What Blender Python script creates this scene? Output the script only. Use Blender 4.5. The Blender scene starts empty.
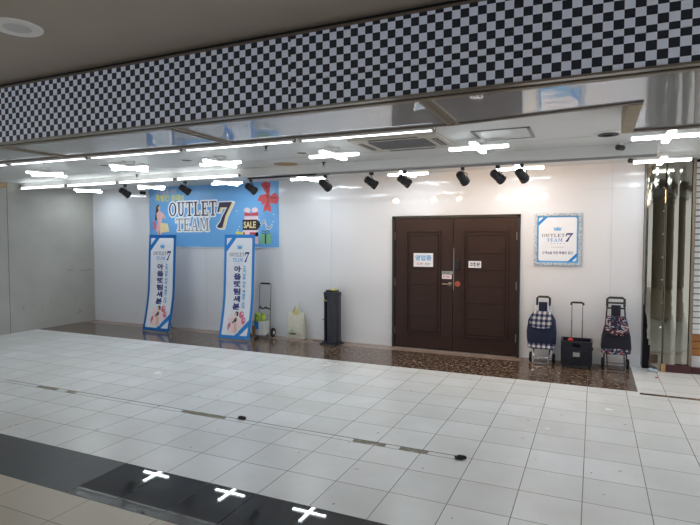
import bpy, bmesh, math, random
from mathutils import Vector, Matrix
random.seed(7)
SC = bpy.context.scene
COL = SC.collection

# ------------------------------------------------------------------ camera, world, exposure
cam_d = bpy.data.cameras.new('camera'); cam = bpy.data.objects.new('camera', cam_d); COL.objects.link(cam)
cam_d.sensor_width = 36.0; cam_d.lens = 27.51; cam_d.clip_start = 0.05
YAW, PITCH = math.radians(24.5), math.radians(2.515)
cam.location = (0, 0, 1.737)
cam.rotation_euler = (math.pi/2 - PITCH, 0, YAW)
SC.camera = cam

wd = bpy.data.worlds.new('mall_ambient'); SC.world = wd; wd.use_nodes = True
wd.node_tree.nodes['Background'].inputs[0].default_value = (0.95, 0.97, 1.0, 1)
wd.node_tree.nodes['Background'].inputs[1].default_value = 0.33
SC.view_settings.view_transform = 'Standard'; SC.view_settings.look = 'None'
SC.view_settings.gamma = 1.0; SC.view_settings.use_curve_mapping = False
SC.view_settings.exposure = 2.0
LED = 10.0         # radiance of the cross lamps, downwards
LEDSIDE = 1.1      # radiance of the opal sides of the cross lamps
TUBE = 1.3         # radiance of the fluorescent tubes
SPOT = 38.0        # radiance of the spotlight lenses

# ------------------------------------------------------------------ materials
def lin(c):
    return tuple(((v/255)/12.92 if v/255 <= 0.04045 else ((v/255+0.055)/1.055)**2.4) for v in c)

MATS = {}
def mat(name, rgb=(200,200,200), rough=0.5, metal=0.0, spec=0.5, noise=0.0, nscale=8.0, coat=0.0, bump=0.0, bscale=40.0):
    if name in MATS: return MATS[name]
    m = bpy.data.materials.new(name); m.use_nodes = True
    nt = m.node_tree; b = nt.nodes['Principled BSDF']
    c = lin(rgb)
    b.inputs['Roughness'].default_value = rough; b.inputs['Metallic'].default_value = metal
    b.inputs['Specular IOR Level'].default_value = spec; b.inputs['Coat Weight'].default_value = coat
    b.inputs['Coat Roughness'].default_value = 0.08
    tc = nt.nodes.new('ShaderNodeTexCoord')
    n = nt.nodes.new('ShaderNodeTexNoise'); n.inputs['Scale'].default_value = nscale; n.inputs['Detail'].default_value = 5
    nt.links.new(tc.outputs['Object'], n.inputs['Vector'])
    r = nt.nodes.new('ShaderNodeValToRGB')
    k = noise if noise > 0 else 0.02
    r.color_ramp.elements[0].position = 0.3; r.color_ramp.elements[1].position = 0.7
    r.color_ramp.elements[0].color = (*[v*(1-k) for v in c], 1); r.color_ramp.elements[1].color = (*[min(1, v*(1+k*0.6)) for v in c], 1)
    nt.links.new(n.outputs['Fac'], r.inputs['Fac']); nt.links.new(r.outputs['Color'], b.inputs['Base Color'])
    if bump > 0:
        n2 = nt.nodes.new('ShaderNodeTexNoise'); n2.inputs['Scale'].default_value = bscale; n2.inputs['Detail'].default_value = 3
        nt.links.new(tc.outputs['Object'], n2.inputs['Vector'])
        bp = nt.nodes.new('ShaderNodeBump'); bp.inputs['Strength'].default_value = bump; bp.inputs['Distance'].default_value = 0.01
        nt.links.new(n2.outputs['Fac'], bp.inputs['Height']); nt.links.new(bp.outputs['Normal'], b.inputs['Normal'])
    MATS[name] = m
    return m

def glow(name, rgb, strength):
    m = bpy.data.materials.new(name); m.use_nodes = True; b = m.node_tree.nodes['Principled BSDF']
    b.inputs['Base Color'].default_value = (0.8, 0.8, 0.8, 1)
    b.inputs['Emission Color'].default_value = (*rgb, 1); b.inputs['Emission Strength'].default_value = strength
    MATS[name] = m
    return m

def tile_mat(name, c1, c2, grout, w, h, ox, oy, rough, mortar=0.004, spec=0.5, stain=0.1, nscale=1.3, sstain=(150,140,120), bumpy=0.0, coat=0.0):
    """square floor tiles laid on a world-aligned grid, with worn patches and specks"""
    m = bpy.data.materials.new(name); m.use_nodes = True; nt = m.node_tree; b = nt.nodes['Principled BSDF']
    tc = nt.nodes.new('ShaderNodeTexCoord'); mp = nt.nodes.new('ShaderNodeMapping')
    mp.inputs['Location'].default_value = (-ox, -oy, 0)
    nt.links.new(tc.outputs['Object'], mp.inputs['Vector'])
    br = nt.nodes.new('ShaderNodeTexBrick'); br.offset = 0; br.squash = 1
    br.inputs['Scale'].default_value = 1; br.inputs['Brick Width'].default_value = w; br.inputs['Row Height'].default_value = h
    br.inputs['Mortar Size'].default_value = mortar; br.inputs['Mortar Smooth'].default_value = 0.1; br.inputs['Bias'].default_value = 0
    br.inputs['Color1'].default_value = (*lin(c1), 1); br.inputs['Color2'].default_value = (*lin(c2), 1)
    br.inputs['Mortar'].default_value = (*lin(grout), 1)
    nt.links.new(mp.outputs['Vector'], br.inputs['Vector'])
    n = nt.nodes.new('ShaderNodeTexNoise'); n.inputs['Scale'].default_value = nscale; n.inputs['Detail'].default_value = 6; n.inputs['Roughness'].default_value = 0.6
    nt.links.new(tc.outputs['Object'], n.inputs['Vector'])
    rp = nt.nodes.new('ShaderNodeValToRGB'); rp.color_ramp.elements[0].position = 0.35; rp.color_ramp.elements[1].position = 0.85
    rp.color_ramp.elements[0].color = (0, 0, 0, 1); rp.color_ramp.elements[1].color = (stain, stain, stain, 1)
    nt.links.new(n.outputs['Fac'], rp.inputs['Fac'])
    mx = nt.nodes.new('ShaderNodeMix'); mx.data_type = 'RGBA'; mx.blend_type = 'MIX'
    nt.links.new(rp.outputs['Color'], mx.inputs['Factor']); nt.links.new(br.outputs['Color'], mx.inputs['A'])
    mx.inputs['B'].default_value = (*lin(sstain), 1)
    # small dark scuffs
    v = nt.nodes.new('ShaderNodeTexNoise'); v.inputs['Scale'].default_value = 11; v.inputs['Detail'].default_value = 3; v.inputs['Roughness'].default_value = 0.6
    nt.links.new(tc.outputs['Object'], v.inputs['Vector'])
    r2 = nt.nodes.new('ShaderNodeValToRGB'); r2.color_ramp.elements[0].position = 0.735; r2.color_ramp.elements[1].position = 0.77
    r2.color_ramp.elements[0].color = (0, 0, 0, 1); r2.color_ramp.elements[1].color = (0.0, 0.0, 0.0, 1)
    nt.links.new(v.outputs['Fac'], r2.inputs['Fac'])
    mx2 = nt.nodes.new('ShaderNodeMix'); mx2.data_type = 'RGBA'
    nt.links.new(r2.outputs['Color'], mx2.inputs['Factor']); nt.links.new(mx.outputs['Result'], mx2.inputs['A'])
    mx2.inputs['B'].default_value = (*lin((90, 86, 80)), 1)
    nt.links.new(mx2.outputs['Result'], b.inputs['Base Color'])
    ma = nt.nodes.new('ShaderNodeMath'); ma.operation = 'MULTIPLY_ADD'
    ma.inputs[1].default_value = rough*0.08; ma.inputs[2].default_value = rough*0.96
    nt.links.new(n.outputs['Fac'], ma.inputs[0]); nt.links.new(ma.outputs[0], b.inputs['Roughness'])
    b.inputs['Specular IOR Level'].default_value = spec
    bp = nt.nodes.new('ShaderNodeBump'); bp.inputs['Strength'].default_value = 0.35; bp.inputs['Distance'].default_value = 0.003; bp.invert = True
    nt.links.new(br.outputs['Fac'], bp.inputs['Height']); nt.links.new(bp.outputs['Normal'], b.inputs['Normal'])
    MATS[name] = m
    return m

def marble_mat():
    m = bpy.data.materials.new('brown_marble'); m.use_nodes = True; nt = m.node_tree; b = nt.nodes['Principled BSDF']
    tc = nt.nodes.new('ShaderNodeTexCoord')
    n = nt.nodes.new('ShaderNodeTexNoise'); n.inputs['Scale'].default_value = 22; n.inputs['Detail'].default_value = 9; n.inputs['Roughness'].default_value = 0.68
    n.inputs['Distortion'].default_value = 0.6
    nt.links.new(tc.outputs['Object'], n.inputs['Vector'])
    r = nt.nodes.new('ShaderNodeValToRGB'); e = r.color_ramp.elements
    e[0].position = 0.40; e[0].color = (*lin((44, 34, 30)), 1)
    e[1].position = 0.66; e[1].color = (*lin((182, 164, 144)), 1)
    a = r.color_ramp.elements.new(0.5); a.color = (*lin((88, 70, 58)), 1)
    a = r.color_ramp.elements.new(0.57); a.color = (*lin((122, 102, 86)), 1)
    nt.links.new(n.outputs['Fac'], r.inputs['Fac'])
    mp = nt.nodes.new('ShaderNodeMapping'); mp.inputs['Location'].default_value = (0.04, -6.83, 0)
    nt.links.new(tc.outputs['Object'], mp.inputs['Vector'])
    br = nt.nodes.new('ShaderNodeTexBrick'); br.offset = 0; br.inputs['Scale'].default_value = 1
    br.inputs['Brick Width'].default_value = 0.404; br.inputs['Row Height'].default_value = 0.4
    br.inputs['Mortar Size'].default_value = 0.003; br.inputs['Mortar Smooth'].default_value = 0.1
    nt.links.new(mp.outputs['Vector'], br.inputs['Vector'])
    mx = nt.nodes.new('ShaderNodeMix'); mx.data_type = 'RGBA'
    nt.links.new(br.outputs['Fac'], mx.inputs['Factor']); nt.links.new(r.outputs['Color'], mx.inputs['A'])
    mx.inputs['B'].default_value = (*lin((120, 108, 96)), 1)
    nt.links.new(mx.outputs['Result'], b.inputs['Base Color'])
    b.inputs['Roughness'].default_value = 0.16; b.inputs['Specular IOR Level'].default_value = 0.45
    MATS['brown_marble'] = m
    return m

def checker_mat():
    m = bpy.data.materials.new('checkered_sheet'); m.use_nodes = True; nt = m.node_tree; b = nt.nodes['Principled BSDF']
    uv = nt.nodes.new('ShaderNodeUVMap'); uv.uv_map = 'cells'
    ck = nt.nodes.new('ShaderNodeTexChecker'); ck.inputs['Scale'].default_value = 1
    ck.inputs['Color1'].default_value = (*lin((222, 231, 250)), 1); ck.inputs['Color2'].default_value = (*lin((22, 30, 46)), 1)
    nt.links.new(uv.outputs['UV'], ck.inputs['Vector']); nt.links.new(ck.outputs['Color'], b.inputs['Base Color'])
    b.inputs['Roughness'].default_value = 0.4
    MATS['checkered_sheet'] = m
    return m

def plaid_mat():
    m = bpy.data.materials.new('plaid_cloth'); m.use_nodes = True; nt = m.node_tree; b = nt.nodes['Principled BSDF']
    tc = nt.nodes.new('ShaderNodeTexCoord'); sp = nt.nodes.new('ShaderNodeSeparateXYZ'); nt.links.new(tc.outputs['Object'], sp.inputs[0])
    outs = []
    for ax, off in (('X', 0.01), ('Z', 0.0)):
        a = nt.nodes.new('ShaderNodeMath'); a.operation = 'ADD'; a.inputs[1].default_value = 3 + off; nt.links.new(sp.outputs[ax], a.inputs[0])
        d = nt.nodes.new('ShaderNodeMath'); d.operation = 'DIVIDE'; d.inputs[1].default_value = 0.066; nt.links.new(a.outputs[0], d.inputs[0])
        f = nt.nodes.new('ShaderNodeMath'); f.operation = 'FRACT'; nt.links.new(d.outputs[0], f.inputs[0])
        g = nt.nodes.new('ShaderNodeMath'); g.operation = 'GREATER_THAN'; g.inputs[1].default_value = 0.5; nt.links.new(f.outputs[0], g.inputs[0])
        outs.append(g)
    s = nt.nodes.new('ShaderNodeMath'); s.operation = 'ADD'; nt.links.new(outs[0].outputs[0], s.inputs[0]); nt.links.new(outs[1].outputs[0], s.inputs[1])
    h = nt.nodes.new('ShaderNodeMath'); h.operation = 'MULTIPLY'; h.inputs[1].default_value = 0.5; nt.links.new(s.outputs[0], h.inputs[0])
    r = nt.nodes.new('ShaderNodeValToRGB'); r.color_ramp.interpolation = 'CONSTANT'
    e = r.color_ramp.elements; e[0].position = 0; e[0].color = (*lin((228, 224, 218)), 1); e[1].position = 0.75; e[1].color = (*lin((30, 36, 70)), 1)
    a = e.new(0.25); a.color = (*lin((122, 128, 156)), 1)
    nt.links.new(h.outputs[0], r.inputs['Fac']); nt.links.new(r.outputs['Color'], b.inputs['Base Color']); b.inputs['Roughness'].default_value = 0.85
    MATS['plaid_cloth'] = m
    return m

def confetti_mat():
    m = bpy.data.materials.new('geometric_print_cloth'); m.use_nodes = True; nt = m.node_tree; b = nt.nodes['Principled BSDF']
    tc = nt.nodes.new('ShaderNodeTexCoord'); mp = nt.nodes.new('ShaderNodeMapping'); mp.inputs['Rotation'].default_value = (0, math.radians(40), 0)
    mp.inputs['Scale'].default_value = (1, 0.001, 1.7)
    nt.links.new(tc.outputs['Object'], mp.inputs['Vector'])
    v = nt.nodes.new('ShaderNodeTexVoronoi'); v.inputs['Scale'].default_value = 40; v.distance = 'MANHATTAN'
    nt.links.new(mp.outputs['Vector'], v.inputs['Vector'])
    sp = nt.nodes.new('ShaderNodeSeparateColor'); nt.links.new(v.outputs['Color'], sp.inputs[0])
    r = nt.nodes.new('ShaderNodeValToRGB'); r.color_ramp.interpolation = 'CONSTANT'; e = r.color_ramp.elements
    e[0].position = 0; e[0].color = (*lin((30, 34, 58)), 1); e[1].position = 0.35; e[1].color = (*lin((206, 200, 204)), 1)
    for p, c in ((0.52, (150, 54, 60)), (0.70, (58, 96, 138)), (0.84, (34, 36, 60))):
        x = e.new(p); x.color = (*lin(c), 1)
    nt.links.new(sp.outputs[0], r.inputs['Fac']); nt.links.new(r.outputs['Color'], b.inputs['Base Color']); b.inputs['Roughness'].default_value = 0.8
    MATS['geometric_print_cloth'] = m
    return m

def soffit_mat():
    m = bpy.data.materials.new('glossy_soffit_panel'); m.use_nodes = True; nt = m.node_tree; b = nt.nodes['Principled BSDF']
    b.inputs['Base Color'].default_value = (*lin((176, 178, 182)), 1); b.inputs['Roughness'].default_value = 0.55
    g = nt.nodes.new('ShaderNodeBsdfGlossy'); g.inputs['Roughness'].default_value = 0.03; g.inputs['Color'].default_value = (0.82, 0.83, 0.85, 1)
    tc = nt.nodes.new('ShaderNodeTexCoord'); n = nt.nodes.new('ShaderNodeTexNoise'); n.inputs['Scale'].default_value = 1.6; n.inputs['Detail'].default_value = 1
    nt.links.new(tc.outputs['Object'], n.inputs['Vector'])
    bp = nt.nodes.new('ShaderNodeBump'); bp.inputs['Strength'].default_value = 0.12; bp.inputs['Distance'].default_value = 0.05
    nt.links.new(n.outputs['Fac'], bp.inputs['Height']); nt.links.new(bp.outputs['Normal'], g.inputs['Normal'])
    ms = nt.nodes.new('ShaderNodeMixShader'); ms.inputs[0].default_value = 0.55
    nt.links.new(b.outputs[0], ms.inputs[1]); nt.links.new(g.outputs[0], ms.inputs[2])
    nt.links.new(ms.outputs[0], nt.nodes['Material Output'].inputs['Surface'])
    MATS['glossy_soffit_panel'] = m
    return m

tile_mat('white_floor_tile', (238,240,241), (226,228,228), (92,88,82), 0.404, 0.4, -0.04, 2.99, 0.27, mortar=0.0030, stain=0.55, sstain=(196,192,182))
tile_mat('black_floor_tile', (66,69,73), (60,63,67), (22,22,23), 0.404, 0.53, -0.04, 2.46, 0.02, spec=0.34, mortar=0.003, stain=0.12, sstain=(70,72,74))
tile_mat('worn_black_floor_tile', (62,64,66), (57,60,63), (24,24,25), 0.404, 0.53, -0.04, 2.46, 0.42, mortar=0.003, stain=0.15, sstain=(84,84,84))
tile_mat('beige_floor_tile', (204,194,178), (196,186,170), (116,108,96), 0.6, 0.6, -0.03, 2.165, 0.36, mortar=0.003, stain=0.2, sstain=(140,128,112))
marble_mat(); checker_mat(); plaid_mat(); confetti_mat(); soffit_mat()
mat('pink_marble_border', (156,136,124), 0.25, noise=0.3, nscale=20)
mat('glossy_white_wall', (219,221,226), 0.06, spec=0.5, noise=0.02, nscale=1.0)
mat('grey_plaster_wall', (170,169,163), 0.7, noise=0.10, nscale=1.6, bump=0.1)
mat('ceiling_white', (214,214,212), 0.45, noise=0.03, nscale=2)
mat('corridor_ceiling_paint', (170,161,150), 0.8, noise=0.04, nscale=3)
mat('tan_metal_trim', (128,117,102), 0.4)
mat('brown_metal_trim', (96,84,76), 0.4)
mat('soffit_return_wood', (150,134,108), 0.5, noise=0.1, nscale=10)
mat('chrome_sheet', (150,148,138), 0.07, metal=1.0, bump=0.35, bscale=3.0)
mat('steel_strip', (120,120,122), 0.08, metal=1.0, bump=0.9, bscale=9)
mat('dark_cavity', (22,24,30), 0.8)
mat('added_blocker_paint', (140,132,120), 0.6, noise=0.4, nscale=1.2)  # for the added wall behind the camera, mirrored in the column
mat('dark_gap', (16,16,18), 0.9)
mat('mortar_brown', (132,112,100), 0.9, noise=0.3, nscale=30)
mat('tan_wood', (176,146,104), 0.6, noise=0.15, nscale=12)
mat('maroon_skirting', (70,34,36), 0.45)
mat('orange_wood', (182,122,62), 0.45, noise=0.2, nscale=9)
mat('slat_board', (242,242,240), 0.4)
mat('door_brown', (50,31,25), 0.42, spec=0.3, noise=0.12, nscale=6)
mat('door_frame_black', (26,23,23), 0.4)
mat('chrome', (200,200,200), 0.15, metal=1.0)
mat('brushed_steel', (150,146,136), 0.3, metal=1.0)
mat('black_plastic', (24,24,27), 0.42)
mat('black_metal', (30,30,34), 0.35, metal=0.2)
mat('rubber', (22,22,22), 0.75)
mat('white_plastic', (226,226,224), 0.4)
mat('grey_plastic', (140,140,142), 0.5)
mat('speaker_mesh', (196,196,198), 0.6)
mat('vent_dark', (66,66,66), 0.6)
mat('paper_white', (226,230,238), 0.55)
mat('print_blue', (24,128,208), 0.5)
mat('print_lightblue', (80,160,216), 0.5)
mat('print_navy', (44,42,116), 0.5)
mat('print_purple', (60,48,78), 0.5)
mat('print_skyblue', (112,174,230), 0.35, noise=0.06, nscale=2)
mat('print_white', (240,242,246), 0.5)
mat('print_yellow', (226,220,104), 0.5)
mat('print_cream', (238,220,168), 0.5)
mat('print_red', (206,72,76), 0.5)
mat('print_darkred', (168,44,56), 0.5)
mat('print_pink', (236,184,188), 0.5)
mat('print_palepink', (238,212,220), 0.5)
mat('print_rose', (214,112,140), 0.5)
mat('print_skin', (228,190,168), 0.5)
mat('print_hair', (72,52,50), 0.5)
mat('print_black', (28,26,30), 0.5)
mat('print_green', (128,188,146), 0.5)
mat('print_darkgreen', (40,64,48), 0.5)
mat('print_orange', (206,110,96), 0.5)
mat('print_grey', (150,150,160), 0.5)
mat('banner_cloth', (236,238,242), 0.5)
mat('silver_mosaic', (196,206,216), 0.3, metal=0.2, noise=0.6, nscale=60)
mat('navy_cloth', (28,36,66), 0.85, noise=0.15, nscale=20, bump=0.3)
mat('black_cloth', (28,29,42), 0.85, noise=0.15, nscale=20, bump=0.3)
mat('navy_plastic', (22,25,38), 0.4)
mat('dark_navy_body', (30,36,48), 0.32)
mat('label_grey', (150,154,156), 0.5)
mat('red_plastic', (190,40,44), 0.4)
mat('red_sticker', (168,78,60), 0.6)
mat('canvas_cream', (206,204,190), 0.85, noise=0.1, nscale=14, bump=0.3)
mat('yellow_plastic', (214,206,86), 0.45)
mat('leaf_green', (150,172,70), 0.7, noise=0.45, nscale=26)
mat('sack_white', (206,208,206), 0.6, noise=0.1, nscale=15)
mat('cardboard_brown', (150,116,80), 0.7, noise=0.15, nscale=14)
mat('floor_patch_grey', (136,130,114), 0.8, noise=0.3, nscale=18)
mat('debris_dark', (40,36,34), 0.9, noise=0.4, nscale=40)
mat('paper_crumple', (176,190,204), 0.7, noise=0.2, nscale=30)
glow('led_white', (0.87, 0.955, 1.0), LED)
glow('led_side', (0.87, 0.955, 1.0), LEDSIDE)
glow('tube_white', (0.90, 0.97, 1.0), TUBE)
glow('warm_lens', (1.0, 0.60, 0.29), SPOT)
m_dim = mat('unlit_lens', (70,66,62), 0.2)

# ------------------------------------------------------------------ mesh helpers
class MB:
    def __init__(self): self.bm = bmesh.new()
    def box(self, x0, x1, y0, y1, z0, z1, bev=0.0):
        r = bmesh.ops.create_cube(self.bm, size=1)
        vs = r['verts']
        for v in vs:
            v.co = Vector(((x0+x1)/2 + v.co.x*(x1-x0), (y0+y1)/2 + v.co.y*(y1-y0), (z0+z1)/2 + v.co.z*(z1-z0)))
        if bev > 0:
            es = list({e for v in vs for e in v.link_edges})
            bmesh.ops.bevel(self.bm, geom=es, offset=bev, segments=2, profile=0.5, affect='EDGES')
        return self
    def cyl(self, p0, p1, r0, r1=None, n=16):
        p0, p1 = Vector(p0), Vector(p1); r1 = r0 if r1 is None else r1
        d = p1 - p0; q = d.to_track_quat('Z', 'Y').to_matrix().to_4x4()
        bmesh.ops.create_cone(self.bm, cap_ends=True, segments=n, radius1=r0, radius2=r1, depth=d.length,
                              matrix=Matrix.Translation((p0+p1)/2) @ q)
        return self
    def tube(self, pts, r, n=8, closed=False):
        pts = [Vector(p) for p in pts]
        rings = []
        up = None
        N = len(pts)
        for i, p in enumerate(pts):
            a = pts[i-1] if (i > 0 or closed) else p
            c = pts[(i+1) % N] if (i < N-1 or closed) else p
            d = (c - a).normalized()
            if up is None:
                up = Vector((0, 0, 1)) if abs(d.z) < 0.9 else Vector((0, 1, 0))
            s = d.cross(up)
            if s.length < 1e-4: s = d.cross(Vector((1, 0, 0)))
            s.normalize(); up = s.cross(d).normalized()
            rings.append([self.bm.verts.new(p + s*(r*math.cos(2*math.pi*k/n)) + up*(r*math.sin(2*math.pi*k/n))) for k in range(n)])
        for i in range(N - (0 if closed else 1)):
            A, B = rings[i], rings[(i+1) % N]
            for k in range(n):
                self.bm.faces.new((A[k], A[(k+1) % n], B[(k+1) % n], B[k]))
        if not closed:
            self.bm.faces.new(rings[0][::-1]); self.bm.faces.new(rings[-1])
        return self
    def lathe(self, prof, c=(0,0,0), n=24, axis='Z'):
        rings = []
        for r, h in prof:
            ring = []
            for k in range(n):
                a = 2*math.pi*k/n; x, y = r*math.cos(a), r*math.sin(a)
                co = {'Z': (x, y, h), 'Y': (x, h, y), 'X': (h, x, y)}[axis]
                ring.append(self.bm.verts.new(Vector(co) + Vector(c)))
            rings.append(ring)
        for A, B in zip(rings, rings[1:]):
            for k in range(n): self.bm.faces.new((A[k], A[(k+1) % n], B[(k+1) % n], B[k]))
        self.bm.faces.new(rings[0][::-1]); self.bm.faces.new(rings[-1])
        return self
    def prism(self, poly, h0, h1, axis='Y'):
        """closed outline swept along an axis; poly in the other two coordinates (x,z for Y; x,y for Z; y,z for X)"""
        def co(p, h): return {'Y': (p[0], h, p[1]), 'Z': (p[0], p[1], h), 'X': (h, p[0], p[1])}[axis]
        A = [self.bm.verts.new(co(p, h0)) for p in poly]; B = [self.bm.verts.new(co(p, h1)) for p in poly]
        n = len(poly)
        self.bm.faces.new(A); self.bm.faces.new(B[::-1])
        for k in range(n): self.bm.faces.new((A[k], B[k], B[(k+1) % n], A[(k+1) % n]))
        return self
    def loft(self, sections, n=None):
        """sections: lists of equal-length closed loops of points"""
        R = [[self.bm.verts.new(p) for p in s] for s in sections]
        for A, B in zip(R, R[1:]):
            k = len(A)
            for i in range(k): self.bm.faces.new((A[i], A[(i+1) % k], B[(i+1) % k], B[i]))
        self.bm.faces.new(R[0][::-1]); self.bm.faces.new(R[-1])
        return self
    def quad(self, *ps):
        self.bm.faces.new([self.bm.verts.new(p) for p in ps]); return self
    def build(self, name, m, parent=None, smooth=False, loc=None, subd=0):
        bmesh.ops.recalc_face_normals(self.bm, faces=self.bm.faces[:])
        me = bpy.data.meshes.new(name); self.bm.to_mesh(me); self.bm.free()
        me.materials.append(MATS[m] if isinstance(m, str) else m)
        o = bpy.data.objects.new(name, me); COL.objects.link(o)
        if parent is not None: o.parent = parent
        if loc is not None: o.location = loc
        if smooth:
            for p in me.polygons: p.use_smooth = True
            me.set_sharp_from_angle(angle=math.radians(40))
        if subd:
            sm = o.modifiers.new('smooth', 'SUBSURF'); sm.levels = subd; sm.render_levels = subd
        return o

def tag(o, label=None, cat=None, group=None, kind=None):
    if label: o['label'] = label
    if cat: o['category'] = cat
    if group: o['group'] = group
    if kind: o['kind'] = kind
    return o
def empty(name, loc=(0,0,0), rz=0.0):
    o = bpy.data.objects.new(name, None); COL.objects.link(o); o.location = loc; o.rotation_euler = (0, 0, rz)
    o.empty_display_size = 0.1
    return o
def copy_tree(o, parent=None):
    c = o.copy(); COL.objects.link(c)
    if parent is not None: c.parent = parent
    for ch in list(o.children): copy_tree(ch, c)
    return c
def struct(o): o['kind'] = 'structure'; return o
def rrect(x0, x1, y0, y1, r, n=5):
    out = []
    for cx, cy, a0 in ((x1-r, y1-r, 0), (x0+r, y1-r, 90), (x0+r, y0+r, 180), (x1-r, y0+r, 270)):
        for k in range(n+1):
            a = math.radians(a0 + 90*k/n); out.append((cx + r*math.cos(a), cy + r*math.sin(a)))
    return out

# ------------------------------------------------------------------ lettering and flat prints
def glyph_polys(s, bold=0.0):
    cu = bpy.data.curves.new('lettering', 'FONT'); cu.body = s; cu.size = 1.0; cu.resolution_u = 3; cu.offset = bold
    ob = bpy.data.objects.new('lettering', cu); COL.objects.link(ob)
    dg = bpy.context.evaluated_depsgraph_get()
    me = bpy.data.meshes.new_from_object(ob.evaluated_get(dg))
    out = [[tuple(me.vertices[i].co[:2]) for i in p.vertices] for p in me.polygons]
    bpy.data.objects.remove(ob); bpy.data.curves.remove(cu); bpy.data.meshes.remove(me)
    return out
def fit(polys, x0, x1, y0, y1):
    xs = [p[0] for q in polys for p in q]; ys = [p[1] for q in polys for p in q]
    if not xs: return []
    ax, bx, ay, by = min(xs), max(xs), min(ys), max(ys)
    sx = (x1-x0)/max(bx-ax, 1e-6); sy = (y1-y0)/max(by-ay, 1e-6)
    return [[(x0 + (p[0]-ax)*sx, y0 + (p[1]-ay)*sy) for p in q] for q in polys]
def word(s, x0, x1, y0, y1, bold=0.012): return fit(glyph_polys(s, bold), x0, x1, y0, y1)
def R_(x0, x1, y0, y1): return [(x0, y0), (x1, y0), (x1, y1), (x0, y1)]
def arc(cx, cy, rx, ry, a0, a1, tx, ty, n=10):
    out = []
    for k in range(n):
        a, b = (math.radians(a0 + (a1-a0)*j/n) for j in (k, k+1))
        out.append([(cx+rx*math.cos(a), cy+ry*math.sin(a)), (cx+rx*math.cos(b), cy+ry*math.sin(b)),
                    (cx+(rx-tx)*math.cos(b), cy+(ry-ty)*math.sin(b)), (cx+(rx-tx)*math.cos(a), cy+(ry-ty)*math.sin(a))])
    return out
def disc(cx, cy, rx, ry=None, n=14):
    ry = ry or rx
    return [(cx+rx*math.cos(2*math.pi*k/n), cy+ry*math.sin(2*math.pi*k/n)) for k in range(n)]
SLAB = {
 'O': (0.86, arc(0.43, 0.5, 0.43, 0.5, 0, 360, 0.17, 0.09, 20)),
 'U': (0.88, [R_(0.12,0.29,0.32,1), R_(0.60,0.72,0.32,1), R_(0,0.41,0.92,1), R_(0.48,0.86,0.92,1)] + arc(0.42, 0.32, 0.30, 0.32, 180, 360, 0.14, 0.11)),
 'T': (0.80, [R_(0.32,0.49,0,1), R_(0,0.80,0.91,1), R_(0,0.07,0.70,1), R_(0.73,0.80,0.70,1), R_(0.18,0.62,0,0.08)]),
 'L': (0.72, [R_(0.12,0.29,0,1), R_(0,0.42,0.92,1), R_(0,0.72,0,0.09), R_(0.64,0.72,0,0.30)]),
 'E': (0.76, [R_(0.12,0.29,0,1), R_(0,0.72,0.91,1), R_(0.65,0.72,0.70,1), R_(0,0.76,0,0.09), R_(0.69,0.76,0,0.30), R_(0.29,0.52,0.46,0.55), R_(0.46,0.53,0.36,0.65)]),
 'A': (0.92, [[(0.12,0),(0.21,0),(0.48,1),(0.40,1)], [(0.64,0),(0.82,0),(0.54,1),(0.40,1)], R_(0.24,0.68,0.30,0.38), R_(0,0.34,0,0.08), R_(0.54,0.92,0,0.08)]),
 'M': (1.08, [R_(0.12,0.21,0,1), R_(0.80,0.97,0,1), [(0.14,1),(0.31,1),(0.58,0.12),(0.48,0.12)], [(0.84,1),(0.74,1),(0.48,0.12),(0.56,0.12)], R_(0,0.31,0.92,1), R_(0.78,1.08,0.92,1), R_(0,0.34,0,0.08), R_(0.69,1.08,0,0.08)]),
}
def slab(s, x0, x1, y0, y1, gap=0.10):
    polys, x = [], 0
    for c in s:
        w, ps = SLAB[c]; polys += [[(p[0]+x, p[1]) for p in q] for q in ps]; x += w + gap
    return fit(polys, x0, x1, y0, y1)
def seven(x0, x1, y0, y1):
    P = [[(0.02,0.62),(0.16,0.62),(0.22,0.84),(0.10,1.0)], [(0.10,1.0),(0.12,0.80),(0.86,0.80),(1.0,1.0)],
         [(1.0,1.0),(0.70,0.80),(0.40,0.42),(0.64,0.46)], [(0.64,0.46),(0.40,0.42),(0.22,0.0),(0.52,0.0)], [(0.12,0.06),(0.22,0.0),(0.52,0.0),(0.46,0.12),(0.30,0.22)]]
    return fit([[(p[0]+0.22*p[1], p[1]) for p in q] for q in P], x0, x1, y0, y1)
def hull(ps):
    ps = sorted(set(ps)); out = []
    for seq in (ps, ps[::-1]):
        part = []
        for p in seq:
            while len(part) >= 2 and (part[-1][0]-part[-2][0])*(p[1]-part[-2][1]) - (part[-1][1]-part[-2][1])*(p[0]-part[-2][0]) <= 0: part.pop()
            part.append(p)
        out += part[:-1]
    return out
def grow(polys, r, n=8):
    return [hull([(p[0]+r*math.cos(2*math.pi*k/n), p[1]+r*math.sin(2*math.pi*k/n)) for p in q for k in range(n)]) for q in polys]
def crown(x0, x1, y0, y1):
    P = [[(0.18,0.0),(0.82,0.0),(0.86,0.18),(0.14,0.18)], [(0.14,0.22),(0.38,0.22),(0.0,0.86)], [(0.28,0.22),(0.50,0.22),(0.26,0.86)],
         [(0.36,0.22),(0.64,0.22),(0.5,1.0)], [(0.50,0.22),(0.72,0.22),(0.74,0.86)], [(0.62,0.22),(0.86,0.22),(1.0,0.86)]]
    return fit(P, x0, x1, y0, y1)
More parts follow.
